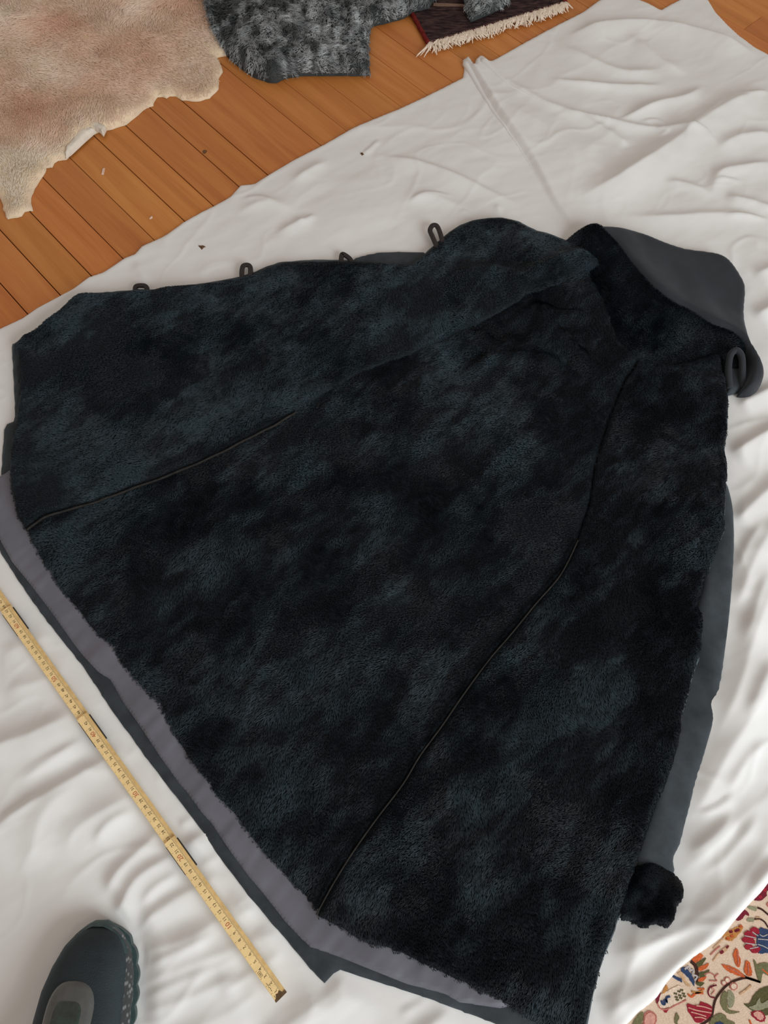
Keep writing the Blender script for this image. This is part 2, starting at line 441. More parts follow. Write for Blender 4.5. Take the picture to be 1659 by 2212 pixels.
SEAM2 = [(683, 1976), (722, 1906), (764, 1839), (815, 1767), (869.6, 1695), (907.6, 1632), (954, 1569), (1003, 1498), (1055.7, 1427), (1106, 1368), (1157, 1305), (1212, 1240), (1250, 1165), (1275, 1090), (1290, 1000), (1320, 900), (1352, 820), (1385, 772)]
NECK = [(1336, 730), (1362, 752), (1385, 772), (1410, 781), (1433.6, 787), (1470, 783), (1511, 773.6), (1535, 765), (1550, 762), (1560, 775)]

Z_SHELL, Z_FAC, Z_FUR = 0.008, 0.011, 0.016
shell_poly = PL(UP_EDGE + [(1300, 600), (1400, 720)] + R_EDGE + HEM_OUT[::-1] + [(5.4, 978), (8, 929.5), (15, 916)] + L_EDGE[:2] + [(25.8, 746.5)], 0.006)

# ------------------------------------------------------------------ the white sheet
def ridge(pts, h, wl, wr, taper=0.25):
    return (spline(PL(pts, 0.004), 5), h, wl, wr, taper)
RIDGES = [
    # the pleat pointing at the rug, steep on its left
    ridge([(1042, 124), (1070, 152), (1099, 181), (1171, 223), (1221, 242), (1280, 270), (1360, 320)], .008, .012, .014, .05),
    # folds right of it
    ridge([(1225, 440), (1330, 395), (1440, 325), (1500, 280), (1570, 235), (1680, 190)], .020, .030, .040, .2),
    ridge([(1213, 240), (1339, 270), (1415, 282), (1487, 287), (1537, 316)], .008, .010, .014, .3),
    ridge([(1200, 93), (1280, 135), (1360, 160), (1445, 147)], .009, .016, .016, .3),
    ridge([(1192, 173), (1276, 185), (1360, 190), (1445, 183)], .009, .009, .018, .3),
    ridge([(1221, 84), (1280, 63), (1360, 53), (1445, 57), (1529, 76), (1583, 97), (1640, 125)], .013, .010, .035, .2),
    ridge([(1352, 72), (1415, 126), (1487, 164)], .009, .020, .016, .3),
    ridge([(1343, 261), (1423, 227), (1487, 211), (1520, 181)], .012, .012, .022, .3),
    ridge([(1537, 438), (1550, 379), (1617, 362), (1690, 350)], .009, .012, .02, .3),
    ridge([(1340, 468), (1450, 470), (1571, 466), (1690, 480)], .007, .012, .02, .3),
    ridge([(1562, 426), (1620, 440), (1700, 462)], .008, .012, .016, .2),
    ridge([(1540, 330), (1600, 300), (1690, 290)], .010, .016, .022, .3),
    ridge([(1430, 395), (1480, 400), (1540, 425)], .006, .010, .014, .3),
    # above the coat
    ridge([(796, 336), (892, 350), (984, 382), (1075, 423), (1135, 446)], .007, .008, .020, .3),
    ridge([(590, 510), (636, 487), (677, 464)], .007, .010, .016, .4),
    ridge([(622, 400), (663, 373), (718, 341)], .006, .012, .014, .4),
    ridge([(865, 437), (938, 428), (1020, 464)], .006, .012, .016, .4),
    ridge([(500, 470), (560, 440), (610, 445), (650, 470)], .006, .016, .016, .4),
    ridge([(285, 562), (306, 590), (318, 620)], .005, .010, .012, .4),
    # below the coat, left
    ridge([(-60, 1815), (0, 1785), (90, 1725), (228, 1645), (280, 1610)], .011, .012, .040, .15),
    ridge([(-60, 1635), (0, 1612), (100, 1575), (190, 1526)], .012, .016, .035, .25),
    ridge([(253, 1992), (295, 1903), (379, 1845), (447, 1800), (520, 1750)], .012, .010, .026, .12),
    ridge([(227, 1937), (261, 1878), (320, 1823), (362, 1777)], .010, .010, .018, .2),
    ridge([(139, 1870), (168, 1794), (270, 1727), (320, 1676)], .011, .022, .028, .3),
    ridge([(60, 1900), (100, 1760), (180, 1690)], .008, .025, .030, .3),
    ridge([(295, 2005), (379, 1945), (438, 1912), (480, 1880)], .010, .012, .020, .2),
    ridge([(295, 2059), (421, 2020), (527, 1945), (570, 1905)], .010, .014, .022, .2),
    ridge([(295, 2131), (400, 2088), (560, 2030), (640, 1990)], .009, .012, .024, .2),
    ridge([(303, 2190), (421, 2150), (527, 2100)], .009, .014, .022, .2),
    ridge([(300, 2290), (440, 2215), (520, 2170), (600, 2100)], .007, .016, .03, .2),
    ridge([(560, 2260), (640, 2200), (720, 2140), (760, 2090)], .012, .020, .040, .2),
    ridge([(880, 2260), (930, 2212), (985, 2172)], .009, .012, .025, .3),
    ridge([(0, 1420), (60, 1390), (120, 1370)], .006, .016, .02, .3),
    ridge([(0, 1500), (90, 1470), (150, 1440)], .006, .016, .02, .3),
    ridge([(240, 1540), (275, 1510), (310, 1490)], .006, .010, .012, .3),
    ridge([(330, 1690), (370, 1665), (400, 1650)], .006, .010, .012, .3),
    ridge([(30, 1700), (120, 1640), (200, 1585)], .006, .008, .014, .3),
    ridge([(200, 1830), (240, 1780), (300, 1745)], .006, .008, .012, .3),
    ridge([(300, 1960), (340, 1915), (400, 1880)], .006, .007, .010, .3),
    ridge([(310, 2090), (400, 2050), (470, 2010)], .006, .007, .012, .3),
    ridge([(300, 2160), (380, 2125), (470, 2085)], .005, .007, .012, .3),
    ridge([(470, 2150), (540, 2105), (620, 2050)], .006, .008, .014, .3),
    ridge([(420, 1880), (470, 1850), (500, 1820)], .005, .007, .010, .3),
    ridge([(380, 1790), (410, 1770), (440, 1745)], .005, .007, .010, .3),
    ridge([(480, 2000), (520, 1975), (560, 1955)], .005, .007, .010, .3),
    # right of the coat
    ridge([(1480, 1850), (1540, 1800), (1580, 1750)], .005, .007, .012, .3),
    ridge([(1500, 1900), (1560, 1850), (1640, 1750)], .006, .008, .014, .3),
    ridge([(1560, 1720), (1610, 1640), (1659, 1590)], .006, .008, .014, .3),
    ridge([(1600, 1560), (1640, 1470), (1670, 1420)], .006, .008, .014, .3),
    ridge([(1600, 1400), (1630, 1300), (1665, 1220)], .006, .008, .014, .3),
    ridge([(1585, 1250), (1610, 1180), (1650, 1120)], .006, .008, .012, .3),
    ridge([(1600, 1930), (1640, 1880), (1690, 1830)], .006, .008, .014, .3),
    ridge([(1290, 2195), (1380, 2140), (1500, 2040), (1600, 1935), (1680, 1850)], .012, .014, .030, .1),
    ridge([(1300, 2070), (1440, 2020), (1540, 1945), (1620, 1860), (1690, 1770)], .012, .030, .022, .15),
    ridge([(1450, 1900), (1530, 1830), (1600, 1760), (1680, 1700)], .009, .022, .022, .3),
    ridge([(1480, 1790), (1560, 1640), (1620, 1540), (1690, 1400)], .013, .026, .030, .2),
    ridge([(1540, 1600), (1590, 1480), (1640, 1330), (1690, 1240)], .011, .022, .026, .2),
    ridge([(1585, 1320), (1630, 1200), (1690, 1110)], .011, .016, .022, .2),
    ridge([(1585, 1130), (1640, 1075), (1700, 1030)], .012, .014, .024, .15),
    ridge([(1575, 985), (1640, 945), (1700, 915)], .013, .012, .028, .15),
    ridge([(1590, 880), (1650, 850), (1710, 820)], .010, .012, .02, .15),
    ridge([(1625, 690), (1660, 670), (1720, 640)], .012, .014, .024, .2),
    ridge([(1625, 600), (1660, 585), (1720, 560)], .010, .014, .024, .2),
]
PLEAT_A = [(1002, 126), (1030, 176), (1065, 236), (1100, 286), (1137, 337), (1168, 390), (1196, 442), (1238, 493), (1256, 520)]
PLEAT_B = [(1042, 122), (1070, 152), (1099, 181), (1135, 204), (1171, 223), (1221, 246), (1300, 330), (1290, 440), (1275, 520)]
pleat_a = spline(PL(PLEAT_A, .008), 4); pleat_poly = np.concatenate([pleat_a, spline(PL(PLEAT_B, .008), 4)[::-1]])
CREASES = [spline(PL(p, .004), 4) for p in (
    [(1215, 245), (1260, 252), (1330, 268)], [(1415, 282), (1440, 290), (1420, 300)], [(1480, 285), (1520, 292), (1545, 318)], [(1380, 265), (1420, 262), (1440, 278)],
    [(640, 480), (660, 478), (678, 462)], [(780, 335), (800, 320), (820, 300)], [(990, 455), (1010, 462), (1030, 478)], [(1075, 440), (1078, 455), (1080, 470)],
    [(0, 1770), (50, 1742), (95, 1712)], [(1560, 470), (1600, 468), (1659, 475)], [(1540, 400), (1560, 390), (1600, 392)], [(1590, 205), (1610, 210), (1659, 200)],
    [(1500, 1760), (1540, 1745), (1580, 1715)], [(880, 440), (920, 420), (980, 425)], [(1330, 262), (1380, 245), (1430, 225)], [(1190, 172), (1260, 186), (1340, 192)], [(520, 430), (560, 425), (600, 440)], [(860, 2190), (900, 2170), (930, 2150)])]
cp = np.array([P(1225, 2350), P(1470, 1990), P(1590, 1780), P(1760, 1560), P(2600, 1900), P(2300, 2900), P(1150, 2760)])
RUL_A = P(610, 2151, 0.01); RUL_B = P(0, 1295, 0.01)
def sheet_z(x, y):
    sh = x.shape; x = x.ravel(); y = y.ravel()
    z = np.zeros_like(x)
    for path, h, wl, wr, tp in RIDGES:
        lo = path.min(0) - 0.13; hi = path.max(0) + 0.13
        m = (x > lo[0]) & (x < hi[0]) & (y > lo[1]) & (y < hi[1])
        if not m.any(): continue
        d, _, _, a, s = seg_dist(x[m], y[m], path, False)
        w = np.where(s > 0, wl, wr)
        prof = np.minimum(1, np.minimum(a / tp, (1 - a) / tp)); prof = prof * prof * (3 - 2 * prof)
        if tp < .06: prof = np.maximum(prof, 0.75 * np.clip((0.5 - a) * 4, 0, 1))
        z[m] = np.maximum(z[m], 0) + h * prof * (.55 * np.exp(-(d / w) ** 2) + .45 * np.exp(-1.5 * d / w)) * (0.85 + 0.3 * fbm(x[m], y[m], .05, 2, 5))
    # the pleat: a flat doubled layer with a rolled left edge
    lo = pleat_poly.min(0); hi = pleat_poly.max(0)
    m = (x > lo[0]) & (x < hi[0]) & (y > lo[1]) & (y < hi[1])
    xm, ym = x[m], y[m]
    pin = inside(xm, ym, pleat_poly)
    dA, _, _, aA, _ = seg_dist(xm, ym, pleat_a, False); dP, _, _, _, _ = seg_dist(xm, ym, pleat_poly)
    dB, _, _, _, _ = seg_dist(xm, ym, pleat_poly[len(pleat_a):], False)
    hA = (.011 * (1 - aA) + .0035)
    edge_a = np.clip(dA / .011, 0, 1); edge_a = edge_a * edge_a * (3 - 2 * edge_a)
    zz = hA * edge_a * np.clip(dB / .055, 0, 1) + .004 * np.exp(-((dA - .010) / .008) ** 2) * (1 - aA)
    z[m] += np.where(pin, zz, 0)
    for path in CREASES:
        lo = path.min(0) - .02; hi = path.max(0) + .02
        m = (x > lo[0]) & (x < hi[0]) & (y > lo[1]) & (y < hi[1])
        if not m.any(): continue
        d, _, _, a, sd = seg_dist(x[m], y[m], path, False)
        z[m] += .0030 * np.clip(np.minimum(a, 1 - a) / .25, 0, 1) * np.exp(-(d / np.where(sd > 0, .003, .008)) ** 2)
    # broad slack and fine rumples drawn out along the diagonal
    u = x * .80 + y * .60; v = -x * .60 + y * .80
    z += 0.006 * np.clip(fbm(u * .45, v, .12, 2, 31) - .42, 0, 1)
    z += 0.0022 * fbm(u * .5 + v * .2, v, .035, 3, 37)
    # thin crease lines of slept-on cotton
    wx = fbm(x, y, .12, 2, 61) * .10; wy = fbm(x, y, .12, 2, 62) * .10
    for sc_, am, sd_ in ((.13, .0019, 63), (.06, .0011, 66)):
        rg = 1 - np.abs(2 * fbm((u + wx) * .40, v + wy, sc_, 2, sd_) - 1)
        z += am * np.clip((rg - .80) / .20, 0, 1) ** 2 * np.clip(fbm(x, y, .2, 2, sd_ + 1) * 2.2 - .5, 0, 1)
    d, _, _, _, _ = seg_dist(x, y, shell_poly[::2])
    ins = inside(x, y, shell_poly)
    k = np.where(ins, 0.25, 0.25 + 0.75 * np.clip(d / .025, 0, 1))
    dr, _, _, _, _ = seg_dist(x, y, np.array([RUL_A, RUL_B + (RUL_B - RUL_A) * .2]), False)
    k2 = 0.40 + 0.60 * np.clip((dr - .008) / .03, 0, 1)
    dc, _, _, _, _ = seg_dist(x, y, cp); lift = .0062 * np.where(inside(x, y, cp), np.clip(dc / .03, 0, 1), 0)
    z = 0.0022 + lift + np.minimum(z * np.minimum(k, k2), 0.03)
    z = np.where(ins & (d > .02), np.minimum(z, .0034), z)
    z = np.where(dr < .012, np.minimum(z, .0072), z)
    ds, _, _, _, _ = seg_dist(x, y, np.array([P(212, 2080, .02), P(150, 2480, .02)]), False)
    z = np.where(ds < .075, np.minimum(z, .0040 + .02 * np.clip((ds - .050) / .025, 0, 1)), z)
    return z.reshape(sh)
sheet_c = Cloth(PL(SHEET, 0.002), 0.0036, sheet_z, 0.0002, edge=0.008, edge_min=0.001)
sheet = sheet_c.build('bed_sheet', M_sheet)
tag(sheet, 'rumpled white cotton sheet spread over the wooden floor under the black coat', 'sheet')

def P3(px, py, z):
    q = P(px, py, z); return (q[0], q[1], z)

def ribbon(path3, w, th):
    """flat strap standing or lying along a 3D path, w across in plan"""
    path3 = np.array(path3, float); n = len(path3); V = []; F = []
    for i in range(n):
        t = path3[min(i + 1, n - 1)] - path3[max(i - 1, 0)]; t[2] *= .2; t /= np.linalg.norm(t) + 1e-12
        a = np.array([-t[1], t[0], 0]); a /= np.linalg.norm(a) + 1e-12
        for (s, h) in ((-1, -.5), (-.8, .5), (.8, .5), (1, -.5)):
            V.append(path3[i] + a * s * w / 2 + np.array([0, 0, h * th]))
    for i in range(n - 1):
        for k in range(4):
            k2 = (k + 1) % 4
            F.append((i * 4 + k, i * 4 + k2, i * 4 + 4 + k2, i * 4 + 4 + k))
    F.append((3, 2, 1, 0)); F.append(tuple((n - 1) * 4 + k for k in range(4)))
    return V, F

def tube(path3, rad, nseg=10, cap=True):
    path3 = np.array(path3, float); n = len(path3); V = []; F = []
    rad = np.broadcast_to(rad, (n,)) if np.ndim(rad) else np.full(n, rad)
    for i in range(n):
        t = path3[min(i + 1, n - 1)] - path3[max(i - 1, 0)]; t /= np.linalg.norm(t) + 1e-12
        a = np.cross(t, (0, 0, 1.0))
        if np.linalg.norm(a) < 1e-3: a = np.cross(t, (1.0, 0, 0))
        a /= np.linalg.norm(a); b = np.cross(a, t)
        for k in range(nseg):
            q = 2 * math.pi * k / nseg
            V.append(path3[i] + rad[i] * (a * math.cos(q) + b * math.sin(q)))
    for i in range(n - 1):
        for k in range(nseg):
            k2 = (k + 1) % nseg
            F.append((i * nseg + k, i * nseg + k2, (i + 1) * nseg + k2, (i + 1) * nseg + k))
    if cap:
        F.append(tuple(range(nseg))[::-1]); F.append(tuple((n - 1) * nseg + k for k in range(nseg)))
    return V, F

# the two rolls of the pleat that end at the sheet's edge
for pts, r0, r1 in (([(1003, 130), (1028, 172), (1062, 230), (1098, 282), (1137, 337), (1170, 394)], .0070, .0010), ([(1041, 127), (1068, 154), (1099, 183), (1140, 208), (1180, 228)], .0078, .0010)):
    w_ = spline(PL(pts, .008), 6); n_ = len(w_)
    tt_ = np.linspace(0, 1, n_); rr_ = r0 + (r1 - r0) * tt_ ** .8
    rr_ = rr_ * np.sqrt(np.clip(1 - (1 - np.clip(tt_ / .05, 0.08, 1)) ** 2, 0, 1))
    zc_ = np.maximum(sheet_c.height(w_[:, 0], w_[:, 1]) - (.25 + .7 * tt_) * rr_, rr_ * .6 + .0006)
    V, F = tube([(q[0], q[1], z_) for q, z_ in zip(w_, zc_)], rr_, 14)
    o = mesh_obj('fold_roll', V, F, M_sheet, sheet); o['label'] = 'rolled edge of the pleat in the sheet'

# ------------------------------------------------------------------ the coat
coat = empty('shearling_coat', tuple(shell_poly.mean(0)) + (0.0,))
tag(coat, 'black shearling coat lying open with its fur lining up on white sheet', 'coat')
bpy.context.view_layer.update()
cinv = coat.matrix_world.inverted()
def adopt(o, parent=None):
    """parent without moving: geometry is in world coordinates"""
    o.parent = parent or coat
    if parent is None: o.matrix_parent_inverse = cinv
    return o

def soft(amp, scale, seed):
    return lambda x, y: amp * (fbm(x, y, scale, 3, seed) - .5) * 2

sh_c = Cloth(jag(shell_poly, .0004, .006, 1), 0.008, lambda x, y: Z_SHELL + soft(.001, .05, 2)(x, y), 0.0035, edge=0.006, edge_min=.002)
adopt(sh_c.build('shell', M_shell))['label'] = 'slate suede outer side showing along the hem'

def fac_z(x, y):
    a, b = x * .62 + y * .78, -x * .78 + y * .62
    return Z_FAC + .008 * (fbm(b, a * .25, .045, 3, 8) - .3) + .002 * (fbm(b, a * .3, .014, 2, 9) - .5)
fin = [(a + 16, b - 14) for a, b in FUR_L[2:] + FUR_HEM] + [(a + 6, b - 22) for a, b in FUR_BOT[1:-2]]
fac_poly = PL(FAC_OUT + fin[::-1], Z_FAC)
fac_c = Cloth(fac_poly, 0.004, fac_z, Z_SHELL - .002, edge=0.003, edge_min=.0015)
adopt(fac_c.build('hem_facing', M_satin))['label'] = 'grey-violet satin facing band along the hem'

# fur height: padded body with the creases of the neck and the lying sleeve below the right front
CREASE = [
    (spline(PL([(1000, 800), (1080, 770), (1160, 765), (1240, 800)], .03), 5), .015, .014, .02),
    (spline(PL([(1144, 645), (1180, 690), (1230, 740), (1300, 800)], .03), 5), .018, .014, .014),
    (spline(PL([(1090, 600), (1160, 590), (1230, 560), (1290, 545)], .03), 5), .020, .018, .022),
    (spline(PL([(970, 590), (1050, 580), (1110, 610), (1150, 645)], .03), 5), .013, .014, .014),
    (spline(PL([(640, 850), (690, 880), (720, 850)], .03), 5), .006, .012, .015),
    (spline(PL([(1020, 700), (1090, 740), (1120, 700)], .03), 5), .012, .010, .012),
    (spline(PL([(880, 790), (960, 850), (1010, 830)], .03), 5), .006, .014, .015),
    (spline(PL([(1150, 650), (1215, 672), (1280, 668)], .03), 5), .013, .008, .016),
    (spline(PL([(880, 762), (960, 735), (1030, 700)], .03), 5), .007, .008, .012),
    (spline(PL([(1170, 700), (1150, 730), (1110, 745)], .03), 5), .010, .008, .010),
    (spline(PL([(1285, 1290), (1300, 1370), (1330, 1410)], .03), 5), .005, .010, .02),
]
def crease_z(x, y):
    z = np.zeros_like(x)
    for path, h, wl, wr in CREASE:
        d, _, _, a, s = seg_dist(x.ravel(), y.ravel(), path, False)
        pr = np.clip(np.minimum(a, 1 - a) / .25, 0, 1)
        z += (h * pr * np.exp(-(d / np.where(s > 0, wl, wr)) ** 2)).reshape(x.shape)
    return z
sl_path = PL([(1530, 1050), (1530, 1250), (1500, 1450), (1450, 1650), (1410, 1850)], .02)
def fur_z(base, seed):
    def f(x, y):
        z = base + crease_z(x, y) + .007 * (fbm(x, y, .16, 2, seed) - .5) * 2 + .0035 * (fbm(x, y, .035, 3, seed + 1) - .5) * 2
        d, _, _, _, _ = seg_dist(x.ravel(), y.ravel(), sl_path, False)
        z = z + .012 * np.exp(-(d.reshape(x.shape) / .05) ** 2)
        return np.maximum(z, Z_FAC + .001)
    return f
neck_pt = P(1500, 640)
f2_poly = PL(SEAM2[::-1] + FUR_HEM[::-1] + [(56, 1146)] + [(a - 2, b - 22) for a, b in SEAM1[1:]] + [(1300, 640), (1336, 730)], Z_FUR)
f1_poly = PL(UP_EDGE + [(1300, 570), (1262, 590)] + SEAM1[::-1][1:] + FUR_L[::-1][:-1] + L_EDGE[:1] + [(40, 842), (36, 760)], Z_FUR + .004)
f3_poly = PL(SEAM2 + [(1410, 781), (1433.6, 787), (1470, 783), (1511, 773.6), (1535, 765), (1550, 762), (1560, 775)] + R_EDGE + FUR_BOT[::-1], Z_FUR + .004)
LITE = P(200, 900)
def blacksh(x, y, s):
    # dyed pelt, greyer drifts; pile sheen painted in: streaks, lighter left, darker right centre
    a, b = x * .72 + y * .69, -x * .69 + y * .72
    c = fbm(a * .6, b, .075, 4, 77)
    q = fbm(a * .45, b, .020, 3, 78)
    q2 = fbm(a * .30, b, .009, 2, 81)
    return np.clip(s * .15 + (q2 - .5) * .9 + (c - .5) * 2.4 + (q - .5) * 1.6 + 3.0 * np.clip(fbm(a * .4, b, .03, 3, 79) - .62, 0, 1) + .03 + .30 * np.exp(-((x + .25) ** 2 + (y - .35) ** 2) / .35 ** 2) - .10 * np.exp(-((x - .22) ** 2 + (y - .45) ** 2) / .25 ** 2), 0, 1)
FURN = 1.0
PANELS = []
comb_dir = lambda x, y: np.full(x.shape, math.radians(205)) 
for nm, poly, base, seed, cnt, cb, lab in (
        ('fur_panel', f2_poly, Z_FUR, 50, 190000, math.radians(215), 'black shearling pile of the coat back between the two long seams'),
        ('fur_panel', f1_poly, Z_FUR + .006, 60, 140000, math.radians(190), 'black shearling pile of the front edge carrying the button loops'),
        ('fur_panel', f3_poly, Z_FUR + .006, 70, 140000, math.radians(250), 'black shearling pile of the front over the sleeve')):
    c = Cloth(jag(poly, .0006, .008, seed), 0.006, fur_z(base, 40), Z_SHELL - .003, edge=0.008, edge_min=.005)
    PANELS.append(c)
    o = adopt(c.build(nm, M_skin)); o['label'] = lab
    hair('fur', c, int(cnt * FURN), 0.0060, 0.74, cb, M_furb, o, radius=0.00034, seed=seed, wander=.7, wscale=.10, clump=.010, clump_amt=.22, shade=lambda x, y, q, k={50: .0, 60: .16, 70: -.06}[seed]: blacksh(x, y, q) + k, lvar=.10, fine=.5, lean_var=.9, cl=.04, jit=.16)  # k: panel offset painting the pile's uneven sheen into the hair colour

# partings of the pile along the two long seams: the stitched hide shows as a thin line
M_seam = plain('seam_hide', (0.029, 0.027, 0.025), .9, .10, noise=.3, nscale=120)
for pts, ca, cb2, up in ((SEAM1[:9], PANELS[1], PANELS[0], .0045), (SEAM2[:13], PANELS[2], PANELS[0], .0050)):
    w_ = spline(PL(pts, .022), 6)
    tt = np.gradient(w_, axis=0); tt /= np.linalg.norm(tt, axis=1)[:, None]; nn_ = np.c_[-tt[:, 1], tt[:, 0]]
    hs = np.max([c_.height(*(w_ + k * nn_ * .010).T) for c_ in (ca, cb2) for k in (-1, 1)], axis=0)
    hs = np.convolve(np.pad(hs, 3, 'edge'), np.ones(7) / 7, 'valid')
    V, F = ribbon([(q[0], q[1], h_ + up - .0036 + .0008 * math.sin(i * 1.3)) for i, (q, h_) in enumerate(zip(w_, hs))], .0020, .004)
    adopt(mesh_obj('seam', V, F, M_seam))['label'] = 'stitched seam parting the fur pile'

# cut edge of the hide along the right front
M_edge = plain('grey_cut_hide', (0.075, 0.095, 0.108), .7, .3, noise=.35, nscale=45)
w_ = spline(PL([(a - 1, b) for a, b in R_EDGE[7:-1]], .017), 5)
zz_ = np.array([.0155 + .0012 * math.sin(i * .7) for i in range(len(w_))])
rr_ = np.array([.0014 + .0009 * math.sin(i * .31) * math.sin(i * .13 + 1) for i in range(len(w_))])
V, F = tube([(q[0], q[1], z_) for q, z_ in zip(w_, zz_)], rr_, 8)
adopt(mesh_obj('front_edge', V, F, M_edge))['label'] = 'pale grey cut edge of the hide'

# collar: fur inside, suede turned over it
COLLAR_FOLD = [(1282, 490.5), (1302, 507), (1329, 527.6), (1356, 561), (1386, 598), (1410, 622), (1454, 655.6), (1497.6, 679), (1538, 703), (1578, 718), (1606, 742), (1622, 775), (1618, 806), (1606, 836)]
COLLAR_OUT = [(1282, 490.5), (1315.6, 484), (1363, 485.5), (1396.5, 492), (1437, 507), (1487.5, 521), (1551.5, 531), (1585, 548), (1612, 585), (1620.5, 608.5), (1617, 659), (1620.5, 709.5), (1625.6, 736.5), (1639, 756.7), (1652.6, 780),
              (1657.6, 804), (1649, 827.5), (1629, 842.6), (1609, 839)]
lin_poly = PL([(1200, 560), (1221, 514), (1245, 496), (1268, 489)] + [(a + 14, b - 6) for a, b in COLLAR_FOLD[:-3]] + [(1600, 800), (1565, 800), (1560, 770), (1511, 790), (1433, 805), (1380, 790), (1330, 740), (1270, 640)], .02)
fold_w = spline(PL(COLLAR_FOLD, .03), 4)
def lin_z(x, y):
    d, _, _, _, s = seg_dist(x.ravel(), y.ravel(), fold_w, False)
    d = d.reshape(x.shape)
    return .013 + .016 * np.exp(-(d / .03) ** 2) + .012 * np.exp(-(((x - P(1268, 540)[0]) ** 2 + (y - P(1268, 540)[1]) ** 2) / .03 ** 2)) + .004 * (fbm(x, y, .06, 3, 5) - .5)
lin_c = Cloth(lin_poly, .005, lin_z, .004, edge=.014, edge_min=.002)
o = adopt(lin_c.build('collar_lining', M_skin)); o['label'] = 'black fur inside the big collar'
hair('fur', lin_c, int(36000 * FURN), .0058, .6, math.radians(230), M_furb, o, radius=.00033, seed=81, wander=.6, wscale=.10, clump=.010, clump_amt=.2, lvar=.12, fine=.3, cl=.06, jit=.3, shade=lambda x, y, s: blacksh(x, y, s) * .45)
col_poly = PL(COLLAR_OUT + COLLAR_FOLD[::-1][:-1], .032)
def col_z(x, y):
    d, _, _, _, s = seg_dist(x.ravel(), y.ravel(), fold_w, False)
    d = d.reshape(x.shape)
    return .020 + .018 * np.exp(-(d / .045) ** 2) + .006 * (fbm(x * .8 + y, y * .4 - x, .07, 2, 15) - .4)
col_c = Cloth(spline(col_poly, 3, True), .004, col_z, .006, edge=.011, edge_min=.004)
o = adopt(col_c.build('collar', M_collar)); o['label'] = 'big charcoal suede collar turned over at the neck'

# the neck tab standing between collar and front: a looped band of suede
tab = spline([P3(1577, 838, .018), P3(1574, 800, .026), P3(1578, 768, .034), P3(1590, 757, .036), P3(1602, 770, .034), P3(1604, 805, .026), P3(1603, 838, .016)], 6)
V, F = tube(tab, .0052, 10)
adopt(mesh_obj('collar_tab', V, F, M_collar))['label'] = 'rolled suede edge where the collar meets the front'
tin_c = Cloth(PL([(1566, 800), (1572, 770), (1590, 757), (1606, 775), (1612, 838), (1573, 848)], .018), .004, lambda x, y: .019 + 0 * x, .006, edge=.008, edge_min=.002)
adopt(tin_c.build('collar_stand', M_shell))['label'] = 'slate suede inside of the collar stand'

# sleeve and fur cuff at the right
SLEEVE = [(1560, 1020), (1573.6, 1044), (1582, 1071), (1587, 1104), (1589, 1160), (1587, 1220), (1580, 1315), (1570, 1400), (1556, 1495), (1544, 1558), (1521.6, 1637), (1493, 1739), (1471, 1824), (1456.7, 1852.7), (1457, 1890), (1400, 1900),
          (1350, 1890), (1400, 1700), (1450, 1500), (1500, 1300), (1530, 1150), (1545, 1050)]
sl_poly = PL(SLEEVE, .014)
sl_c = Cloth(spline(sl_poly, 3, True), .005, lambda x, y: .021 + .016 * (fbm(x * .7 - y * .2, y * 1.0 + x * .8, .085, 2, 91) - .5) * 1.8, .005, edge=.022, edge_min=.003)
adopt(sl_c.build('sleeve', M_shell))['label'] = 'slate suede sleeve showing from under the front'
CUFF = [(1370, 1868), (1400, 1858), (1430, 1866), (1458, 1885), (1474, 1903), (1482, 1922), (1477, 1944.5), (1464.6, 1957), (1458, 1989), (1444, 2008), (1417, 1995), (1401, 2003), (1376, 1997), (1341, 1982), (1330, 1940), (1350, 1890)]
cf_c = Cloth(jag(PL(CUFF, .02), .0006, .006, 5), .004, lambda x, y: .028 + .008 * (fbm(x, y, .05, 3, 95) - .5) * 2, .005, edge=.018, edge_min=.003)
o = adopt(cf_c.build('cuff', M_skin)); o['label'] = 'black fur cuff at the end of the sleeve'
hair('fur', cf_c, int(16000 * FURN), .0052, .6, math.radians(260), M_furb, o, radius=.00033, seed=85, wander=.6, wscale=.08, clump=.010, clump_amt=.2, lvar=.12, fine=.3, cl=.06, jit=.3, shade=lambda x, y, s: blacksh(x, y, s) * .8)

# under-layer of the shell peeping out at the top edge
ug = PL([(745, 572), (769, 556), (795, 549), (819, 544.5), (860, 542.5), (916, 543.6), (930, 560), (900, 580), (800, 580)], .008)
ug_c = Cloth(ug, .004, lambda x, y: .010 + 0 * x, .004, edge=.006, edge_min=.002)
adopt(ug_c.build('facing_edge', M_shell))['label'] = 'suede edge peeping out under the fur'

# button loops
def loop(pts, wpx_z, zz, w=.0090):
    path = spline([P3(a, b, zz) for a, b in pts], 5)
    V, F = ribbon(path, w, .0028)
    return adopt(mesh_obj('button_loop', V, F, M_loop))
loop([(298, 650), (293, 634), (292, 622), (297, 617), (312, 617), (317, 623), (316, 634), (314, 648)], 0, .014)
loop([(525, 612), (522, 592), (524, 576), (531, 572), (539, 574), (541, 584), (539, 604)], 0, .014)
loop([(738, 575), (737, 560), (739, 549), (746, 551), (756, 559), (762, 570)], 0, .014)
loop([(945, 535), (935, 512), (929, 497), (934, 487), (943, 487), (950, 500), (957, 524)], 0, .018, .0090)
# small bare maroon patch of hide beside the right seam
pt = PL([(1268, 1098), (1300, 1090), (1310, 1110), (1318, 1140), (1345, 1172), (1330, 1178), (1305, 1150), (1288, 1122)], .026)
M_bare = plain('bare_maroon_hide', (0.020, 0.012, 0.016), .7, .2, noise=.2, nscale=100)

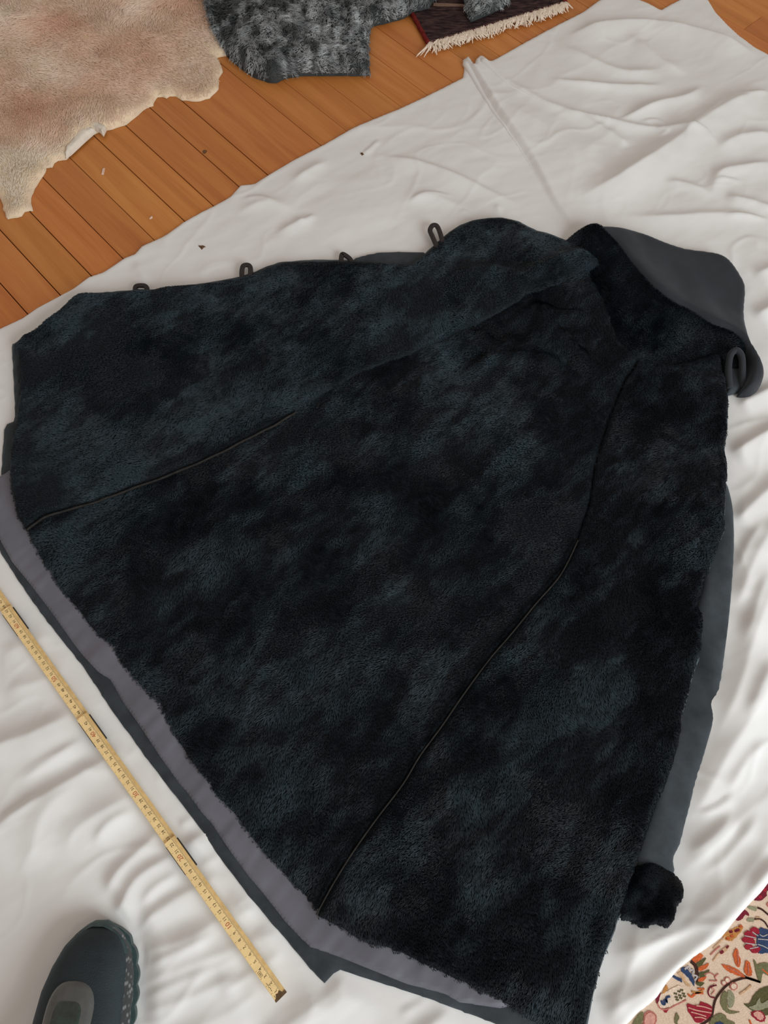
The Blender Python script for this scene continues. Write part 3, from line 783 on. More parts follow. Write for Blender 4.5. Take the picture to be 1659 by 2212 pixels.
# ------------------------------------------------------------------ cream pelt, top left
PELT = [(494, 116), (480, 117), (464, 120.5), (474.7, 132.6), (480.7, 150.7), (470, 169), (471.7, 187), (452, 208), (422, 214.6), (392, 212.5), (370.7, 199), (358.6, 208), (340.6, 199), (330, 224.5), (310, 232), (291, 249), (271, 265), (241, 275),
        (224, 278), (205, 284), (181, 301), (150.7, 328.5), (141.6, 340.6), (117.5, 343.6), (110, 358.6), (96.4, 351), (98, 364.7), (90.4, 376.7), (72, 404), (65, 428), (69, 452), (54, 449), (45, 462.6), (13.6, 470), (0, 428), (-40, 360), (-110, 330), (-230, 200), (-260, -40), (-180, -200),
        (40, -260), (260, -250), (380, -160), (440, -60), (462, 20), (478, 70)]
pelt_poly = PL(PELT, .006)
def pelt_z(x, y):
    return .008 + .020 * np.clip(fbm(x, y, .16, 3, 101) - .3, 0, 1) + .008 * fbm(x * .6 + y * .8, (y * .6 - x) * .5, .05, 2, 103)
pelt_c = Cloth(jag(pelt_poly, .0012, .008, 9), .006, pelt_z, .0005, edge=.030, edge_min=.0025)
pelt = pelt_c.build('pelt', M_hide)
tag(pelt, 'cream and tan sheepskin pelt with ragged edge on the wooden floor', 'sheepskin')
def creamsh(x, y, s):
    d, _, _, _, _ = seg_dist(x, y, pelt_poly)
    g = lambda px, py, r_: np.exp(-(((x - P(px, py)[0]) ** 2 + (y - P(px, py)[1]) ** 2) / r_ ** 2))
    return np.clip(s * .2 + (fbm(x, y, .12, 3, 111) - .5) * 1.3 + .30 * np.exp(-d / .02) + .30 + .8 * g(40, 400, .08) + .35 * g(250, 20, .10) + .3 * g(30, 60, .08) - .35 * g(130, 60, .05) - .4 * g(400, 20, .05), 0, 1)
hair('fur', pelt_c, 150000, .012, .92, lambda x, y: math.radians(300) + (fbm(x, y, .25, 2, 112) - .5) * 3.0, M_furc, pelt, radius=.00032, seed=110, wander=.28, wscale=.12, clump=.016, clump_amt=.2, fine=.5, shade=creamsh, inset=.003, lvar=.3, cl=.12, jit=.10, lean_var=.35)
flap = Cloth(PL([(180, 258), (192, 260), (210, 266), (229, 275), (222, 290), (213, 281), (196, 272)], .012), .002, lambda x, y: .0165 + .003 * (fbm(x, y, .01, 2, 3) - .5), .006, edge=.002, edge_min=.004).build('skin_flap', M_hide_w, pelt)
flap['label'] = 'curled white flap of bare skin'
flap2 = Cloth(PL([(160, 298), (172, 280), (190, 272), (207, 280), (182, 302), (152, 330), (140, 338), (143, 320)], .010), .003, lambda x, y: .016 + .004 * (fbm(x, y, .015, 2, 4) - .5), .004, edge=.004, edge_min=.002).build('skin_flap', M_hide_w, pelt)
flap2['label'] = 'bare cream skin at the torn edge'

# ------------------------------------------------------------------ dark rug with fringe, top
M_rug = None
def rug_mat():
    m, N, L, B = mat('dark_wool_rug')
    tc = N.new('ShaderNodeTexCoord'); mp = N.new('ShaderNodeMapping'); mp.inputs['Rotation'].default_value = (0, 0, math.radians(-28)); mp.inputs['Scale'].default_value = (60, 260, 60)
    n = N.new('ShaderNodeTexNoise'); n.inputs['Scale'].default_value = 1; n.inputs['Detail'].default_value = 3
    r = N.new('ShaderNodeValToRGB'); e = r.color_ramp.elements
    e[0].position = .35; e[0].color = (.018, .010, .013, 1); e[1].position = .72; e[1].color = (.085, .050, .045, 1)
    L.new(tc.outputs['Object'], mp.inputs[0]); L.new(mp.outputs[0], n.inputs['Vector']); L.new(n.outputs['Fac'], r.inputs[0]); L.new(r.outputs[0], B.inputs['Base Color'])
    b = N.new('ShaderNodeBump'); b.inputs['Strength'].default_value = .5; b.inputs['Distance'].default_value = .002
    L.new(n.outputs['Fac'], b.inputs['Height']); L.new(b.outputs[0], B.inputs['Normal'])
    B.inputs['Roughness'].default_value = .9; B.inputs['Specular IOR Level'].default_value = .1
    return m
rug = empty('fringed_rug'); tag(rug, 'dark brown wool rug with red edges and cream fringe under grey fur', 'rug')
ra, rb = P(926, 96, .005), P(1222, 7, .005)
ld = P(884, 25, .005) - P(923, 97.5, .005); ld /= np.linalg.norm(ld)
RL = .75
r_poly = np.array([ra, rb, rb + ld * RL, ra + ld * RL])
rug_c = Cloth(r_poly, .006, lambda x, y: .0075 + .0012 * (fbm(x, y, .01, 2, 3) - .5), .0003, edge=.003, edge_min=.003)
rug_c.build('pile', rug_mat(), rug)
M_red = plain('red_wool_edge', (.16, .018, .016), .85, .1, noise=.35, nscale=250, bump=.5, bscale=900)
for k, (a, b) in enumerate(((ra, ra + ld * RL), (rb, rb + ld * RL))):
    n_ = 90
    path = [(*(a + (b - a) * i / n_ + np.array([.0006 * math.sin(i * 1.7), .0006 * math.cos(i * 2.3)])), .0055) for i in range(n_ + 1)]
    V, F = tube(path, .0048, 8); mesh_obj('selvedge', V, F, M_red, rug)['label'] = 'red overcast edge'
V, F = tube([(*(ra + (rb - ra) * i / 60), .0066) for i in range(61)], .0034, 6)
mesh_obj('end_band', V, F, plain('wine_wool', (.07, .012, .022), .9, .1, noise=.3, nscale=200), rug)['label'] = 'wine red woven band before the fringe'
# beige woven band in the rug's field
bd = PL([(936, 6), (1004, 9), (1004, 14), (936, 12)], .0085)
mesh_obj('woven_stripe', [(*q, .0088) for q in bd] + [(*q, .006) for q in bd], [(3, 2, 1, 0), (0, 1, 5, 4), (1, 2, 6, 5), (2, 3, 7, 6), (3, 0, 4, 7)], plain('beige_wool', (.22, .14, .10), .9, .1, noise=.2, nscale=300), rug, False)['label'] = 'beige stripe in the dark field'
M_fringe = plain('cream_wool_fringe', (.82, .70, .58), .85, .15, noise=.10, nscale=300)
fd = rb - ra; FL = np.linalg.norm(fd); fe = fd / FL; fo = -ld
rr = random.Random(4)
nt = 46
for i in range(nt):
    s = (i + .5) / nt; c = ra + fd * s + fe * rr.uniform(-.002, .002)
    V = []; F = []
    spread = rr.uniform(-.5, .15)
    Lt = rr.uniform(.024, .036) if rr.random() > .1 else .040
    for q in range(9):
        a = spread + rr.uniform(-.55, .55)
        d = fo * math.cos(a) + fe * math.sin(a)
        L = Lt * rr.uniform(.7, 1.1); b0 = c + fe * rr.uniform(-.003, .003)
        bend = rr.uniform(-.4, .4); zz = rr.uniform(.002, .006)
        pth = []
        for t in np.linspace(0, 1, 5):
            dd = d + fe * bend * t
            q2 = b0 - fo * .003 + dd * L * t
            pth.append((q2[0], q2[1], .0075 + .004 * math.sin(t * 2.6) * rr.uniform(.5, 1) - t * (.0075 - zz)))
        v, f = tube(pth, np.array([.0015, .0018, .0019, .0015, .0006]), 5)
        k = len(V); V += v; F += [tuple(x + k for x in ff) for ff in f]
    mesh_obj('tassel', V, F, M_fringe, rug)

# ------------------------------------------------------------------ grey fur, top
GREY = [(436, -20), (441, 0), (449, 41), (461, 78), (483, 106.6), (514.6, 135), (546, 157), (577, 168), (596, 169), (612, 160), (649, 153.6), (712, 153.6), (768.5, 154), (800, 152), (795, 116), (797, 78), (803, 47), (837.5, 39), (878, 28), (925, 17), (938, 0),
        (975, -14), (1000, -6), (1004, 15), (1009, 38), (1017, 46), (1050, 33), (1088, 15), (1103, 0), (1130, -60), (1080, -150), (900, -220), (650, -240), (500, -180), (430, -90)]
grey_poly = PL(GREY, .012)
def grey_z(x, y):
    base = .016 + .020 * np.exp(-((x - P(590, 60)[0]) / .10) ** 2 - ((y - P(590, 30)[1]) / .25) ** 2)
    return base + .010 * fbm(x, y, .07, 3, 131) + .004 * fbm(x, y, .02, 2, 133)
def grey_b(x, y):
    sh = x.shape; x = x.ravel(); y = y.ravel()
    ip = inside(x, y, pelt_poly); dp, _, _, _, _ = seg_dist(x, y, pelt_poly)
    zp = np.where(ip, .026 * np.clip(dp / .02, 0, 1), 0)
    ir = inside(x, y, r_poly); dr, _, _, _, _ = seg_dist(x, y, r_poly)
    zr = np.where(ir, .0092, .0092 * np.clip(1 - dr / .02, 0, 1))
    return (np.maximum(zp, zr) + .0006).reshape(sh)
grey_c = Cloth(jag(grey_poly, .0006, .008, 12), .006, lambda x, y: grey_z(x, y) + grey_b(x, y) * .8, grey_b, edge=.025, edge_min=.004)
# rests on floor, on the pelt's edge and on the rug
grey = grey_c.build('grey_fur', M_hideg)
tag(grey, 'curly dark grey lambskin fur lying between cream pelt and fringed rug', 'fur')
def greysh(x, y, s):
    dk = np.exp(-((x - P(490, 70)[0]) / .045) ** 2)
    return np.clip(s * .35 + (fbm(x * 1.5, y * .7, .020, 3, 141) - .5) * 1.9 + (fbm(x, y, .08, 2, 143) - .5) * .8 + .28 - .40 * dk, 0, 1)
hair('fur', grey_c, 100000, .0125, .74, lambda x, y: math.radians(275) + (fbm(x, y, .2, 2, 142) - .5) * 2.0, M_furg, grey, radius=.00038, seed=140, wander=.6, wscale=.035, clump=.0075, clump_amt=.4, curl=.14, jit=.14, fine=.7, es=.8, shade=greysh)

# ------------------------------------------------------------------ floral carpet, bottom right
carpet = empty('floral_carpet'); tag(carpet, 'cream carpet with woven red, blue and green flowers beside sheet edge', 'carpet')
def carpet_mat(name, col, n=.18):
    return plain(name, col, .9, .1, noise=n, nscale=420, bump=.6, bscale=900)
cp_z = .0045
car_c = Cloth(cp, .02, lambda x, y: cp_z + 0 * x, .0002, edge=.0)
car_c.build('ground', carpet_mat('cream_wool', (.66, .50, .38), .10), carpet)
C_ = {'red': (.29, .020, .035), 'blue': (.035, .055, .12), 'green': (.16, .15, .075), 'dgreen': (.09, .085, .035), 'orange': (.52, .11, .035), 'gold': (.45, .20, .06), 'wine': (.16, .018, .03),
      'pink': (.60, .30, .24), 'rose': (.45, .16, .13), 'cream': (.68, .54, .42), 'brown': (.05, .022, .016), 'olive': (.26, .25, .16), 'grey': (.42, .38, .38), 'tan': (.52, .33, .19)}
CM = {k: carpet_mat('wool_' + k, v) for k, v in C_.items()}
def cx(p):  # crop -> photo pixels
    return [(1340 + a / 5.2, 1880 + b / 5.2) for a, b in p]
MC = [0]
def motif(name, pts, colr, lift=.0008, sm=4, rough=.0003, seed=1):
    MC[0] += 1; lift = lift + .000012 * (MC[0] % 17)
    poly = PL(cx(pts), cp_z)
    poly = spline(poly, sm, True) if sm > 1 else poly
    r2 = np.random.default_rng(seed + len(pts)); poly = poly + r2.normal(0, rough, poly.shape)
    n = len(poly); z1, z0 = cp_z + lift, cp_z - .001
    V = [(*q, z1) for q in poly] + [(*q, z0) for q in poly]
    area2 = sum(poly[i][0] * poly[(i + 1) % n][1] - poly[(i + 1) % n][0] * poly[i][1] for i in range(n))
    top = tuple(range(n)) if area2 > 0 else tuple(range(n))[::-1]
    F = [top] + [((i + 1) % n, i, n + i, n + (i + 1) % n) if area2 < 0 else (i, (i + 1) % n, n + (i + 1) % n, n + i)[::-1] for i in range(n)]
    return mesh_obj(name, V, F, CM[colr], carpet, False)
def stem(pts, colr, w=.0018, lift=.0009, name='stem'):
    path = spline(PL(cx(pts), cp_z), 5)
    V, F = ribbon([(q[0], q[1], cp_z + lift - .0008) for q in path], w, .0016)
    return mesh_obj(name, V, F, CM[colr], carpet, False)
# dark red flowers at the edge of the sheet
motif('flower', [(1500, 330), (1540, 270), (1580, 220), (1600, 170), (1660, 140), (1700, 200), (1640, 240), (1640, 290), (1590, 330), (1540, 345)], 'wine')
motif('petal', [(1545, 290), (1580, 280), (1590, 310), (1560, 320)], 'red', .0012)
motif('petal', [(1600, 215), (1630, 200), (1640, 235), (1615, 245)], 'red', .0012)
motif('flower', [(1290, 545), (1330, 500), (1380, 445), (1430, 470), (1440, 510), (1400, 500), (1375, 540), (1320, 565)], 'wine')
motif('bud', [(1420, 410), (1480, 405), (1530, 420), (1520, 455), (1470, 445)], 'olive')
stem([(1540, 420), (1590, 440), (1650, 490), (1720, 550)], 'brown', .0024)
motif('bud', [(1420, 560), (1450, 535), (1500, 545), (1490, 575), (1440, 578)], 'olive')
stem([(1500, 550), (1560, 545), (1620, 580), (1660, 640), (1720, 700)], 'brown', .0020)
motif('leaf', [(1520, 530), (1560, 525), (1575, 550), (1535, 565)], 'tan')
motif('leaf', [(1640, 380), (1680, 350), (1720, 390), (1670, 415)], 'rose')
# red and blue palmette at the right
motif('palmette', [(1540, 700), (1570, 650), (1620, 660), (1700, 700), (1720, 900), (1620, 930), (1550, 930), (1530, 850)], 'blue')
for (a, b, rx, ry) in ((1505, 670, 45, 32), (1440, 715, 48, 36), (1410, 780, 44, 34), (1460, 800, 52, 34), (1440, 860, 46, 36), (1510, 900, 46, 34), (1480, 745, 44, 30), (1540, 880, 34, 26), (1535, 690, 26, 30)):
    motif('petal', [(a + rx * math.cos(t), b + ry * math.sin(t)) for t in np.linspace(0, 6.28, 8, endpoint=False)], 'red', .0012)
for (p) in ([(1395, 735), (1450, 745), (1520, 760)], [(1400, 815), (1460, 825), (1530, 835)], [(1450, 880), (1500, 870), (1545, 860)], [(1480, 690), (1520, 720), (1545, 735)], [(1540, 770), (1600, 775), (1660, 780)], [(1540, 830), (1600, 850), (1660, 880)], [(1560, 720), (1600, 740), (1650, 720)]):
    stem(p, 'grey', .0013, .0014, 'vein')
# gold bud and dotted vine running along the sheet
motif('bud', [(1150, 740), (1200, 690), (1270, 650), (1330, 630), (1380, 640), (1340, 700), (1290, 760), (1240, 790), (1190, 780)], 'gold')
for (a, b) in ((1350, 630), (1300, 680), (1240, 690), (1250, 740), (1205, 765), (1320, 670)):
    motif('petal', [(a + 20 * math.cos(t), b + 18 * math.sin(t)) for t in np.linspace(0, 6.28, 7, endpoint=False)], 'orange' if a % 20 else 'wine', .0012)
motif('leaf', [(1110, 930), (1140, 890), (1200, 845), (1225, 850), (1200, 890), (1150, 935)], 'tan')
motif('petal', [(1115, 920), (1140, 895), (1160, 915), (1135, 940)], 'wine', .0012)
motif('petal', [(1180, 860), (1215, 845), (1205, 880)], 'wine', .0012)
stem([(1040, 880), (1080, 840), (1130, 790), (1180, 740)], 'tan', .0016)
stem([(1010, 950), (1060, 900), (1120, 850)], 'rose', .0014)
stem([(1040, 1020), (1080, 960), (1110, 930)], 'tan', .0014)
# orange three-leaf sprig
motif('leaf', [(1290, 1040), (1270, 970), (1280, 910), (1310, 880), (1330, 950), (1350, 1010), (1340, 1080), (1310, 1080)], 'orange')
motif('leaf', [(1140, 1060), (1190, 1065), (1280, 1100), (1350, 1140), (1400, 1200), (1340, 1190), (1240, 1150), (1180, 1110)], 'orange')
motif('leaf', [(1400, 1150), (1395, 1080), (1410, 1020), (1450, 1030), (1470, 1100), (1475, 1170), (1440, 1190)], 'orange')
for p in ([(1310, 910), (1318, 980), (1320, 1060)], [(1200, 1085), (1280, 1125), (1360, 1175)], [(1430, 1050), (1435, 1110), (1435, 1170)]):
    stem(p, 'rose', .0012, .0014, 'vein')
stem([(1330, 1140), (1380, 1180), (1420, 1205), (1490, 1230), (1570, 1255)], 'brown', .0028)
stem([(1570, 1255), (1420, 1210), (1300, 1235), (1210, 1280), (1130, 1360), (1070, 1450), (1045, 1540), (1030, 1620), (980, 1690), (900, 1740)], 'brown', .0026)
# blossoms by the stem
for (a, b, r_) in ((1270, 1300, 45), (1200, 1230, 36), (1160, 1260, 30)):
    motif('blossom', [(a + r_ * math.cos(t), b + r_ * math.sin(t)) for t in np.linspace(0, 6.28, 9, endpoint=False)], 'rose')
    motif('blossom_centre', [(a + r_ * .68 * math.cos(t), b + r_ * .68 * math.sin(t)) for t in np.linspace(0, 6.28, 9, endpoint=False)], 'cream', .0012)
stem([(1080, 1290), (1010, 1310), (985, 1370), (1010, 1420), (1060, 1430)], 'wine', .0016)
stem([(1060, 1280), (1030, 1330), (1060, 1350), (1020, 1400)], 'pink', .0014)
stem([(1100, 1160), (1060, 1200), (1080, 1240), (1000, 1240)], 'rose', .0014)
stem([(940, 1170), (1000, 1150), (1060, 1180)], 'rose', .0014)
# big orange, green and navy flower half under the sheet
motif('leaf', [(800, 1000), (850, 960), (900, 930), (930, 960), (890, 1010), (830, 1040)], 'orange')
motif('leaf', [(850, 1060), (900, 1010), (960, 990), (930, 1040), (880, 1090)], 'dgreen')
motif('leaf', [(870, 1100), (920, 1070), (990, 1050), (970, 1090), (900, 1130)], 'orange')
motif('leaf', [(880, 1160), (930, 1140), (1000, 1125), (950, 1180), (890, 1200)], 'dgreen')
motif('leaf', [(870, 1230), (920, 1200), (965, 1200), (930, 1240), (880, 1250)], 'orange')
motif('leaf', [(850, 1260), (900, 1255), (940, 1270), (900, 1300), (860, 1290)], 'dgreen')
stem([(790, 1020), (840, 1070), (860, 1150), (850, 1250)], 'brown', .0045)
motif('petal', [(680, 1110), (720, 1090), (790, 1160), (830, 1240), (825, 1300), (770, 1210), (700, 1150)], 'blue')
stem([(720, 1110), (770, 1080), (780, 1120), (820, 1120), (810, 1170), (860, 1190), (830, 1240)], 'grey', .0022, .0014, 'vein')
motif('petal', [(570, 1180), (620, 1190), (680, 1220), (690, 1255), (630, 1230)], 'blue')
motif('petal', [(640, 1160), (690, 1140), (730, 1220), (790, 1300), (740, 1290), (680, 1200)], 'tan')
# curling gold scrolls
stem([(760, 1390), (800, 1420), (850, 1380), (930, 1380)], 'orange', .0026)
stem([(800, 1360), (860, 1375), (930, 1350)], 'gold', .0024)
motif('leaf', [(870, 1320), (940, 1325), (935, 1340), (880, 1340)], 'orange')
# corner cartouche with its small woven inscription
motif('cartouche', [(400, 1480), (440, 1410), (560, 1340), (680, 1300), (740, 1400), (700, 1460), (560, 1530), (450, 1540)], 'cream', .0006)
stem([(400, 1420), (410, 1480), (450, 1550), (520, 1560), (640, 1500), (740, 1455)], 'rose', .0018)
motif('petal', [(395, 1450), (420, 1400), (450, 1370), (440, 1430), (410, 1500)], 'wine')
motif('petal', [(480, 1360), (500, 1300), (525, 1290), (535, 1330), (500, 1370), (460, 1390)], 'gold')
motif('petal', [(485, 1570), (510, 1550), (540, 1560), (510, 1600)], 'red')
stem([(460, 1460), (470, 1495), (495, 1500), (490, 1450)], 'blue', .0030, .0014, 'woven_script')
stem([(500, 1440), (520, 1480), (515, 1430), (555, 1415)], 'blue', .0028, .0014, 'woven_script')
for (a, b) in ((600, 1390), (640, 1365), (670, 1350), (610, 1430), (650, 1410), (690, 1390), (620, 1460), (660, 1440), (700, 1420)):
    stem([(a, b), (a + 12, b - 14), (a + 22, b + 4), (a + 32, b - 14)], 'dgreen', .0011, .0014, 'woven_script')
# striped red flower
motif('flower', [(745, 1500), (800, 1510), (870, 1520), (900, 1480), (950, 1490), (1030, 1530), (1035, 1590), (1000, 1650), (930, 1690), (850, 1710), (810, 1650), (760, 1580)], 'red')
for p in ([(760, 1540), (850, 1570), (960, 1590), (1020, 1600)], [(790, 1590), (870, 1610), (960, 1640)], [(850, 1520), (930, 1530), (1020, 1560)], [(830, 1650), (900, 1650), (960, 1670)]):
    stem(p, 'pink', .0015, .0014, 'vein')
# leaves
motif('leaf', [(1140, 1540), (1120, 1470), (1140, 1390), (1180, 1350), (1210, 1400), (1190, 1470), (1230, 1570), (1340, 1590), (1260, 1610), (1190, 1600)], 'green')
motif('leaf', [(1210, 1350), (1260, 1370), (1285, 1450), (1260, 1530), (1220, 1540), (1200, 1460)], 'olive')
motif('leaf', [(1610, 1640), (1550, 1590), (1480, 1580), (1390, 1500), (1450, 1490), (1500, 1400), (1560, 1340), (1640, 1310), (1720, 1330), (1740, 1500), (1700, 1580)], 'dgreen')
motif('leaf', [(1440, 1540), (1520, 1500), (1560, 1430), (1580, 1490), (1660, 1450), (1680, 1520), (1600, 1560), (1520, 1570)], 'olive', .0012)
motif('leaf', [(1500, 1000), (1540, 1060), (1620, 1040), (1720, 1080), (1700, 1200), (1600, 1160), (1580, 1260), (1530, 1180)], 'green')
stem([(1590, 1110), (1640, 1150), (1690, 1200)], 'orange', .0022)
motif('leaf', [(640, 1600), (660, 1650), (640, 1720), (700, 1790), (640, 1760), (610, 1690), (620, 1620)], 'green')
motif('leaf', [(1040, 1650), (1100, 1610), (1180, 1630), (1200, 1670), (1290, 1720), (1150, 1790), (1020, 1760), (1000, 1700)], 'green')
motif('petal', [(1060, 1720), (1120, 1700), (1170, 1740), (1100, 1780)], 'blue', .0012)
# pink blossom
motif('blossom', [(1470, 1600), (1540, 1570), (1600, 1600), (1630, 1650), (1610, 1700), (1550, 1690), (1490, 1650)], 'red')
motif('blossom_centre', [(1490, 1605), (1540, 1585), (1590, 1610), (1610, 1650), (1590, 1680), (1550, 1670), (1510, 1640)], 'pink', .0012)
stem([(1450, 1680), (1470, 1730), (1510, 1790)], 'orange', .0022)
motif('blossom', [(260, 1680), (280, 1600), (340, 1580), (400, 1620), (405, 1700), (340, 1800), (250, 1780)], 'rose')
motif('blossom_centre', [(270, 1690), (290, 1620), (340, 1600), (385, 1630), (385, 1700), (330, 1790), (265, 1770)], 'pink', .0012)
motif('leaf', [(150, 1690), (220, 1600), (260, 1600), (250, 1680), (220, 1780), (120, 1800)], 'green')
stem([(1340, 1390), (1400, 1350), (1470, 1290)], 'tan', .0022)

# ------------------------------------------------------------------ folding ruler
ruler = empty('folding_ruler', (0, 0, 0))
tag(ruler, 'yellow wooden folding ruler laid open on the sheet along the coat hem', 'ruler')
M_rw = plain('yellow_lacquered_wood', (.92, .68, .33), .45, .4, noise=.07, nscale=80)
M_rw2 = plain('tan_wood_edge', (.72, .49, .21), .5, .3, noise=.15, nscale=150)  # darker tan for the bevel face
M_ink = plain('black_print', (.045, .035, .02), .7, .2)
M_inkr = plain('red_print', (.50, .10, .045), .7, .2)
M_brass = plain('dark_brass', (.16, .10, .05), .4, .5, noise=.3, nscale=300, metal=.6)
M_steel = plain('dark_hinge_steel', (.05, .045, .04), .4, .5, metal=.5)
re_ = (RUL_B - RUL_A); re_ /= np.linalg.norm(re_)
rn_ = np.array([-re_[1], re_[0]])     # towards lower left of the photo
def rp(s, w, z):
    """s metres from the zero end, w metres to the digit-top side"""
    q = RUL_A + re_ * s + rn_ * w
    return (q[0], q[1], z)
RW = .0155
SEGS = [(0.0, .226, .0215), (.2165, .431, .0183), (.420, .6335, .0151), (.622, .84, .0119)]
def text_mesh(txt, size):
    cu = bpy.data.curves.new('t', 'FONT'); cu.body = txt; cu.size = size; cu.align_x = 'CENTER'; cu.align_y = 'CENTER'; cu.resolution_u = 2
    ob = bpy.data.objects.new('t', cu); COL.objects.link(ob)
    bpy.context.view_layer.update()
    dg = bpy.context.evaluated_depsgraph_get()
    me = ob.evaluated_get(dg).to_mesh()
    V = [tuple(v.co) for v in me.vertices]; F = [tuple(p.vertices) for p in me.polygons]
    ob.evaluated_get(dg).to_mesh_clear()
    bpy.data.objects.remove(ob); bpy.data.curves.remove(cu)
    return V, F
digit_cache = {}
for si, (s0, s1, zt) in enumerate(SEGS):
    th = .0031
    # section: flat printed face, long bevel to the tick side
    sec = [(RW / 2, zt - th), (RW / 2, zt - .0005), (RW / 2 - .0006, zt), (-RW / 2 + .0034, zt), (-RW / 2, zt - .0012), (-RW / 2, zt - th)]
    V = []; F = []
    svals = [s0, s1]
    if si == 0: pass
    ends = []
    for s in svals:
        for w, z in sec: V.append(rp(s, w, z))
    n = len(sec)
    for k in range(n):
        F.append((k, (k + 1) % n, n + (k + 1) % n, n + k))
    F.append(tuple(range(n))[::-1]); F.append(tuple(range(n, 2 * n)))
    seg = mesh_obj('segment', V, F, M_rw, ruler, False)
    seg.data.materials.append(M_rw2)
    seg.data.polygons[3].material_index = 1
    # print
    TV, TF, RV, RF = [], [], [], []
    KV, KF = [], []
    a = int(math.ceil(s0 * 100)); b = int(s1 * 100)
    nxt = SEGS[si - 1][1] if si else -1
    zi = zt + .00012
    for c in range(max(a, 1), b + 1):
        s = c / 100
        if si and s < SEGS[si - 1][1] + .003: continue
        if s > s1 - .002: continue
        t = str(c)
        red = c % 10 == 0
        big = .0082 if red else .0052
        if (t, big) not in digit_cache: digit_cache[(t, big)] = text_mesh(t, big)
        v, f = digit_cache[(t, big)]
        dstV, dstF = (RV, RF) if red else (TV, TF)
        k = len(dstV)
        off = .0008 if not red else .0012
        for (x, y, _) in v: dstV.append(rp(s + x * 1.0 - .0012 * (0 if red else 1), y + off, zi))
        dstF += [tuple(i + k for i in ff) for ff in f]
    for mm in range(max(int(math.ceil(s0 * 1000)), 1), int(s1 * 1000)):
        s = mm / 1000
        if si and s < SEGS[si - 1][1] + .001: continue
        L = .0040 if mm % 10 == 0 else (.0026 if mm % 5 == 0 else .0016)
        hw = .00012
        k = len(KV); w0 = -RW / 2 + .0036
        KV += [rp(s - hw, w0, zi), rp(s + hw, w0, zi), rp(s + hw, w0 + L, zi), rp(s - hw, w0 + L, zi)]
        KF.append((k, k + 1, k + 2, k + 3))
        if mm % 10 == 0:
            k = len(KV); w1 = RW / 2 - .0010
            KV += [rp(s - hw, w1, zi), rp(s + hw, w1, zi), rp(s + hw, w1 - .0016, zi), rp(s - hw, w1 - .0016, zi)]
            KF.append((k, k + 1, k + 2, k + 3))
    if TV: tag(mesh_obj('numerals', TV, TF, M_ink, seg, False), 'black printed centimetre numerals', kind='stuff')
    if RV: tag(mesh_obj('red_numerals', RV, RF, M_inkr, seg, False), 'red printed tens', kind='stuff')
    if KV: tag(mesh_obj('tick_marks', KV, KF, M_ink, seg, False), 'fine black scale ticks', kind='stuff')
    # steel hinge plate showing along both edges where the next arm lies beneath
    if si < 3:
        h0, h1 = SEGS[si + 1][0] - .026 if False else s1 - .046, s1 - .004
        zz = zt - .0024
        V = []
        for s in (h0, h1):
            for w, z in ((RW / 2 + .0011, zz - .0014), (RW / 2 + .0011, zz), (-RW / 2 - .0016, zz), (-RW / 2 - .0016, zz - .0014)): V.append(rp(s, w, z))
        F = [(0, 1, 5, 4), (1, 2, 6, 5), (2, 3, 7, 6), (3, 0, 4, 7), (3, 2, 1, 0), (4, 5, 6, 7)]
        mesh_obj('hinge_plate', V, F, M_steel, ruler, False)['label'] = 'dark steel spring plate at the joint'
        # brass rivet
        V, F = [], []
        c = s1 - .0105
        for z, r_ in ((zt - .001, .0030), (zt + .00025, .0030), (zt + .0005, .0022)):
            for k in range(16):
                q = 2 * math.pi * k / 16; V.append(rp(c + r_ * math.cos(q), r_ * math.sin(q) - .0030, z))
        for j in range(2):
            for k in range(16): F.append((j * 16 + k, j * 16 + (k + 1) % 16, j * 16 + 16 + (k + 1) % 16, j * 16 + 16 + k))
        F.append(tuple(range(32, 48)))
# brass end cap, notched
zt = SEGS[0][2] + .0002
cap = [(-.0004, -.0078), (-.0004, .0079), (.0020, .0079), (.0036, .0048), (.0066, .0030), (.0058, .0002), (.0075, -.0022), (.0034, -.0046), (.0030, -.0078)]
V = [rp(s, w, zt) for s, w in cap] + [rp(s, w, zt - .0036) for s, w in cap]; n = len(cap)
V2 = V
F = [tuple(range(n))] + [(i, n + i, n + (i + 1) % n, (i + 1) % n) for i in range(n)]
mesh_obj('end_cap', V2, F, M_brass, ruler, False)['label'] = 'small dark brass cap at the zero end'
# small print near the zero end: a boxed stamp
V, F = [], []
def bar(s, w, ls, lw):
    k = len(V); z = SEGS[0][2] + .00014
    V.extend([rp(s, w, z), rp(s + ls, w, z), rp(s + ls, w + lw, z), rp(s, w + lw, z)]); F.append((k, k + 1, k + 2, k + 3))
for (s, w, ls, lw) in ((.0315, .0022, .0060, .0003), (.0315, .0056, .0060, .0003), (.0315, .0022, .0003, .0037), (.0375, .0022, .0003, .0037), (.0330, .0030, .0005, .002), (.0343, .0030, .0005, .002), (.0356, .0030, .0005, .002),
                       (.0120, .0040, .0016, .0006), (.0142, .0036, .0018, .0006), (.0166, .0042, .0014, .0006), (.0188, .0036, .0020, .0006), (.0212, .0040, .0012, .0006), (.004, .005, .003, .0005)):
    bar(s, w, ls, lw)
mesh_obj('stamp', V, F, M_ink, ruler, False)['label'] = 'tiny black boxed stamp beside numerals'

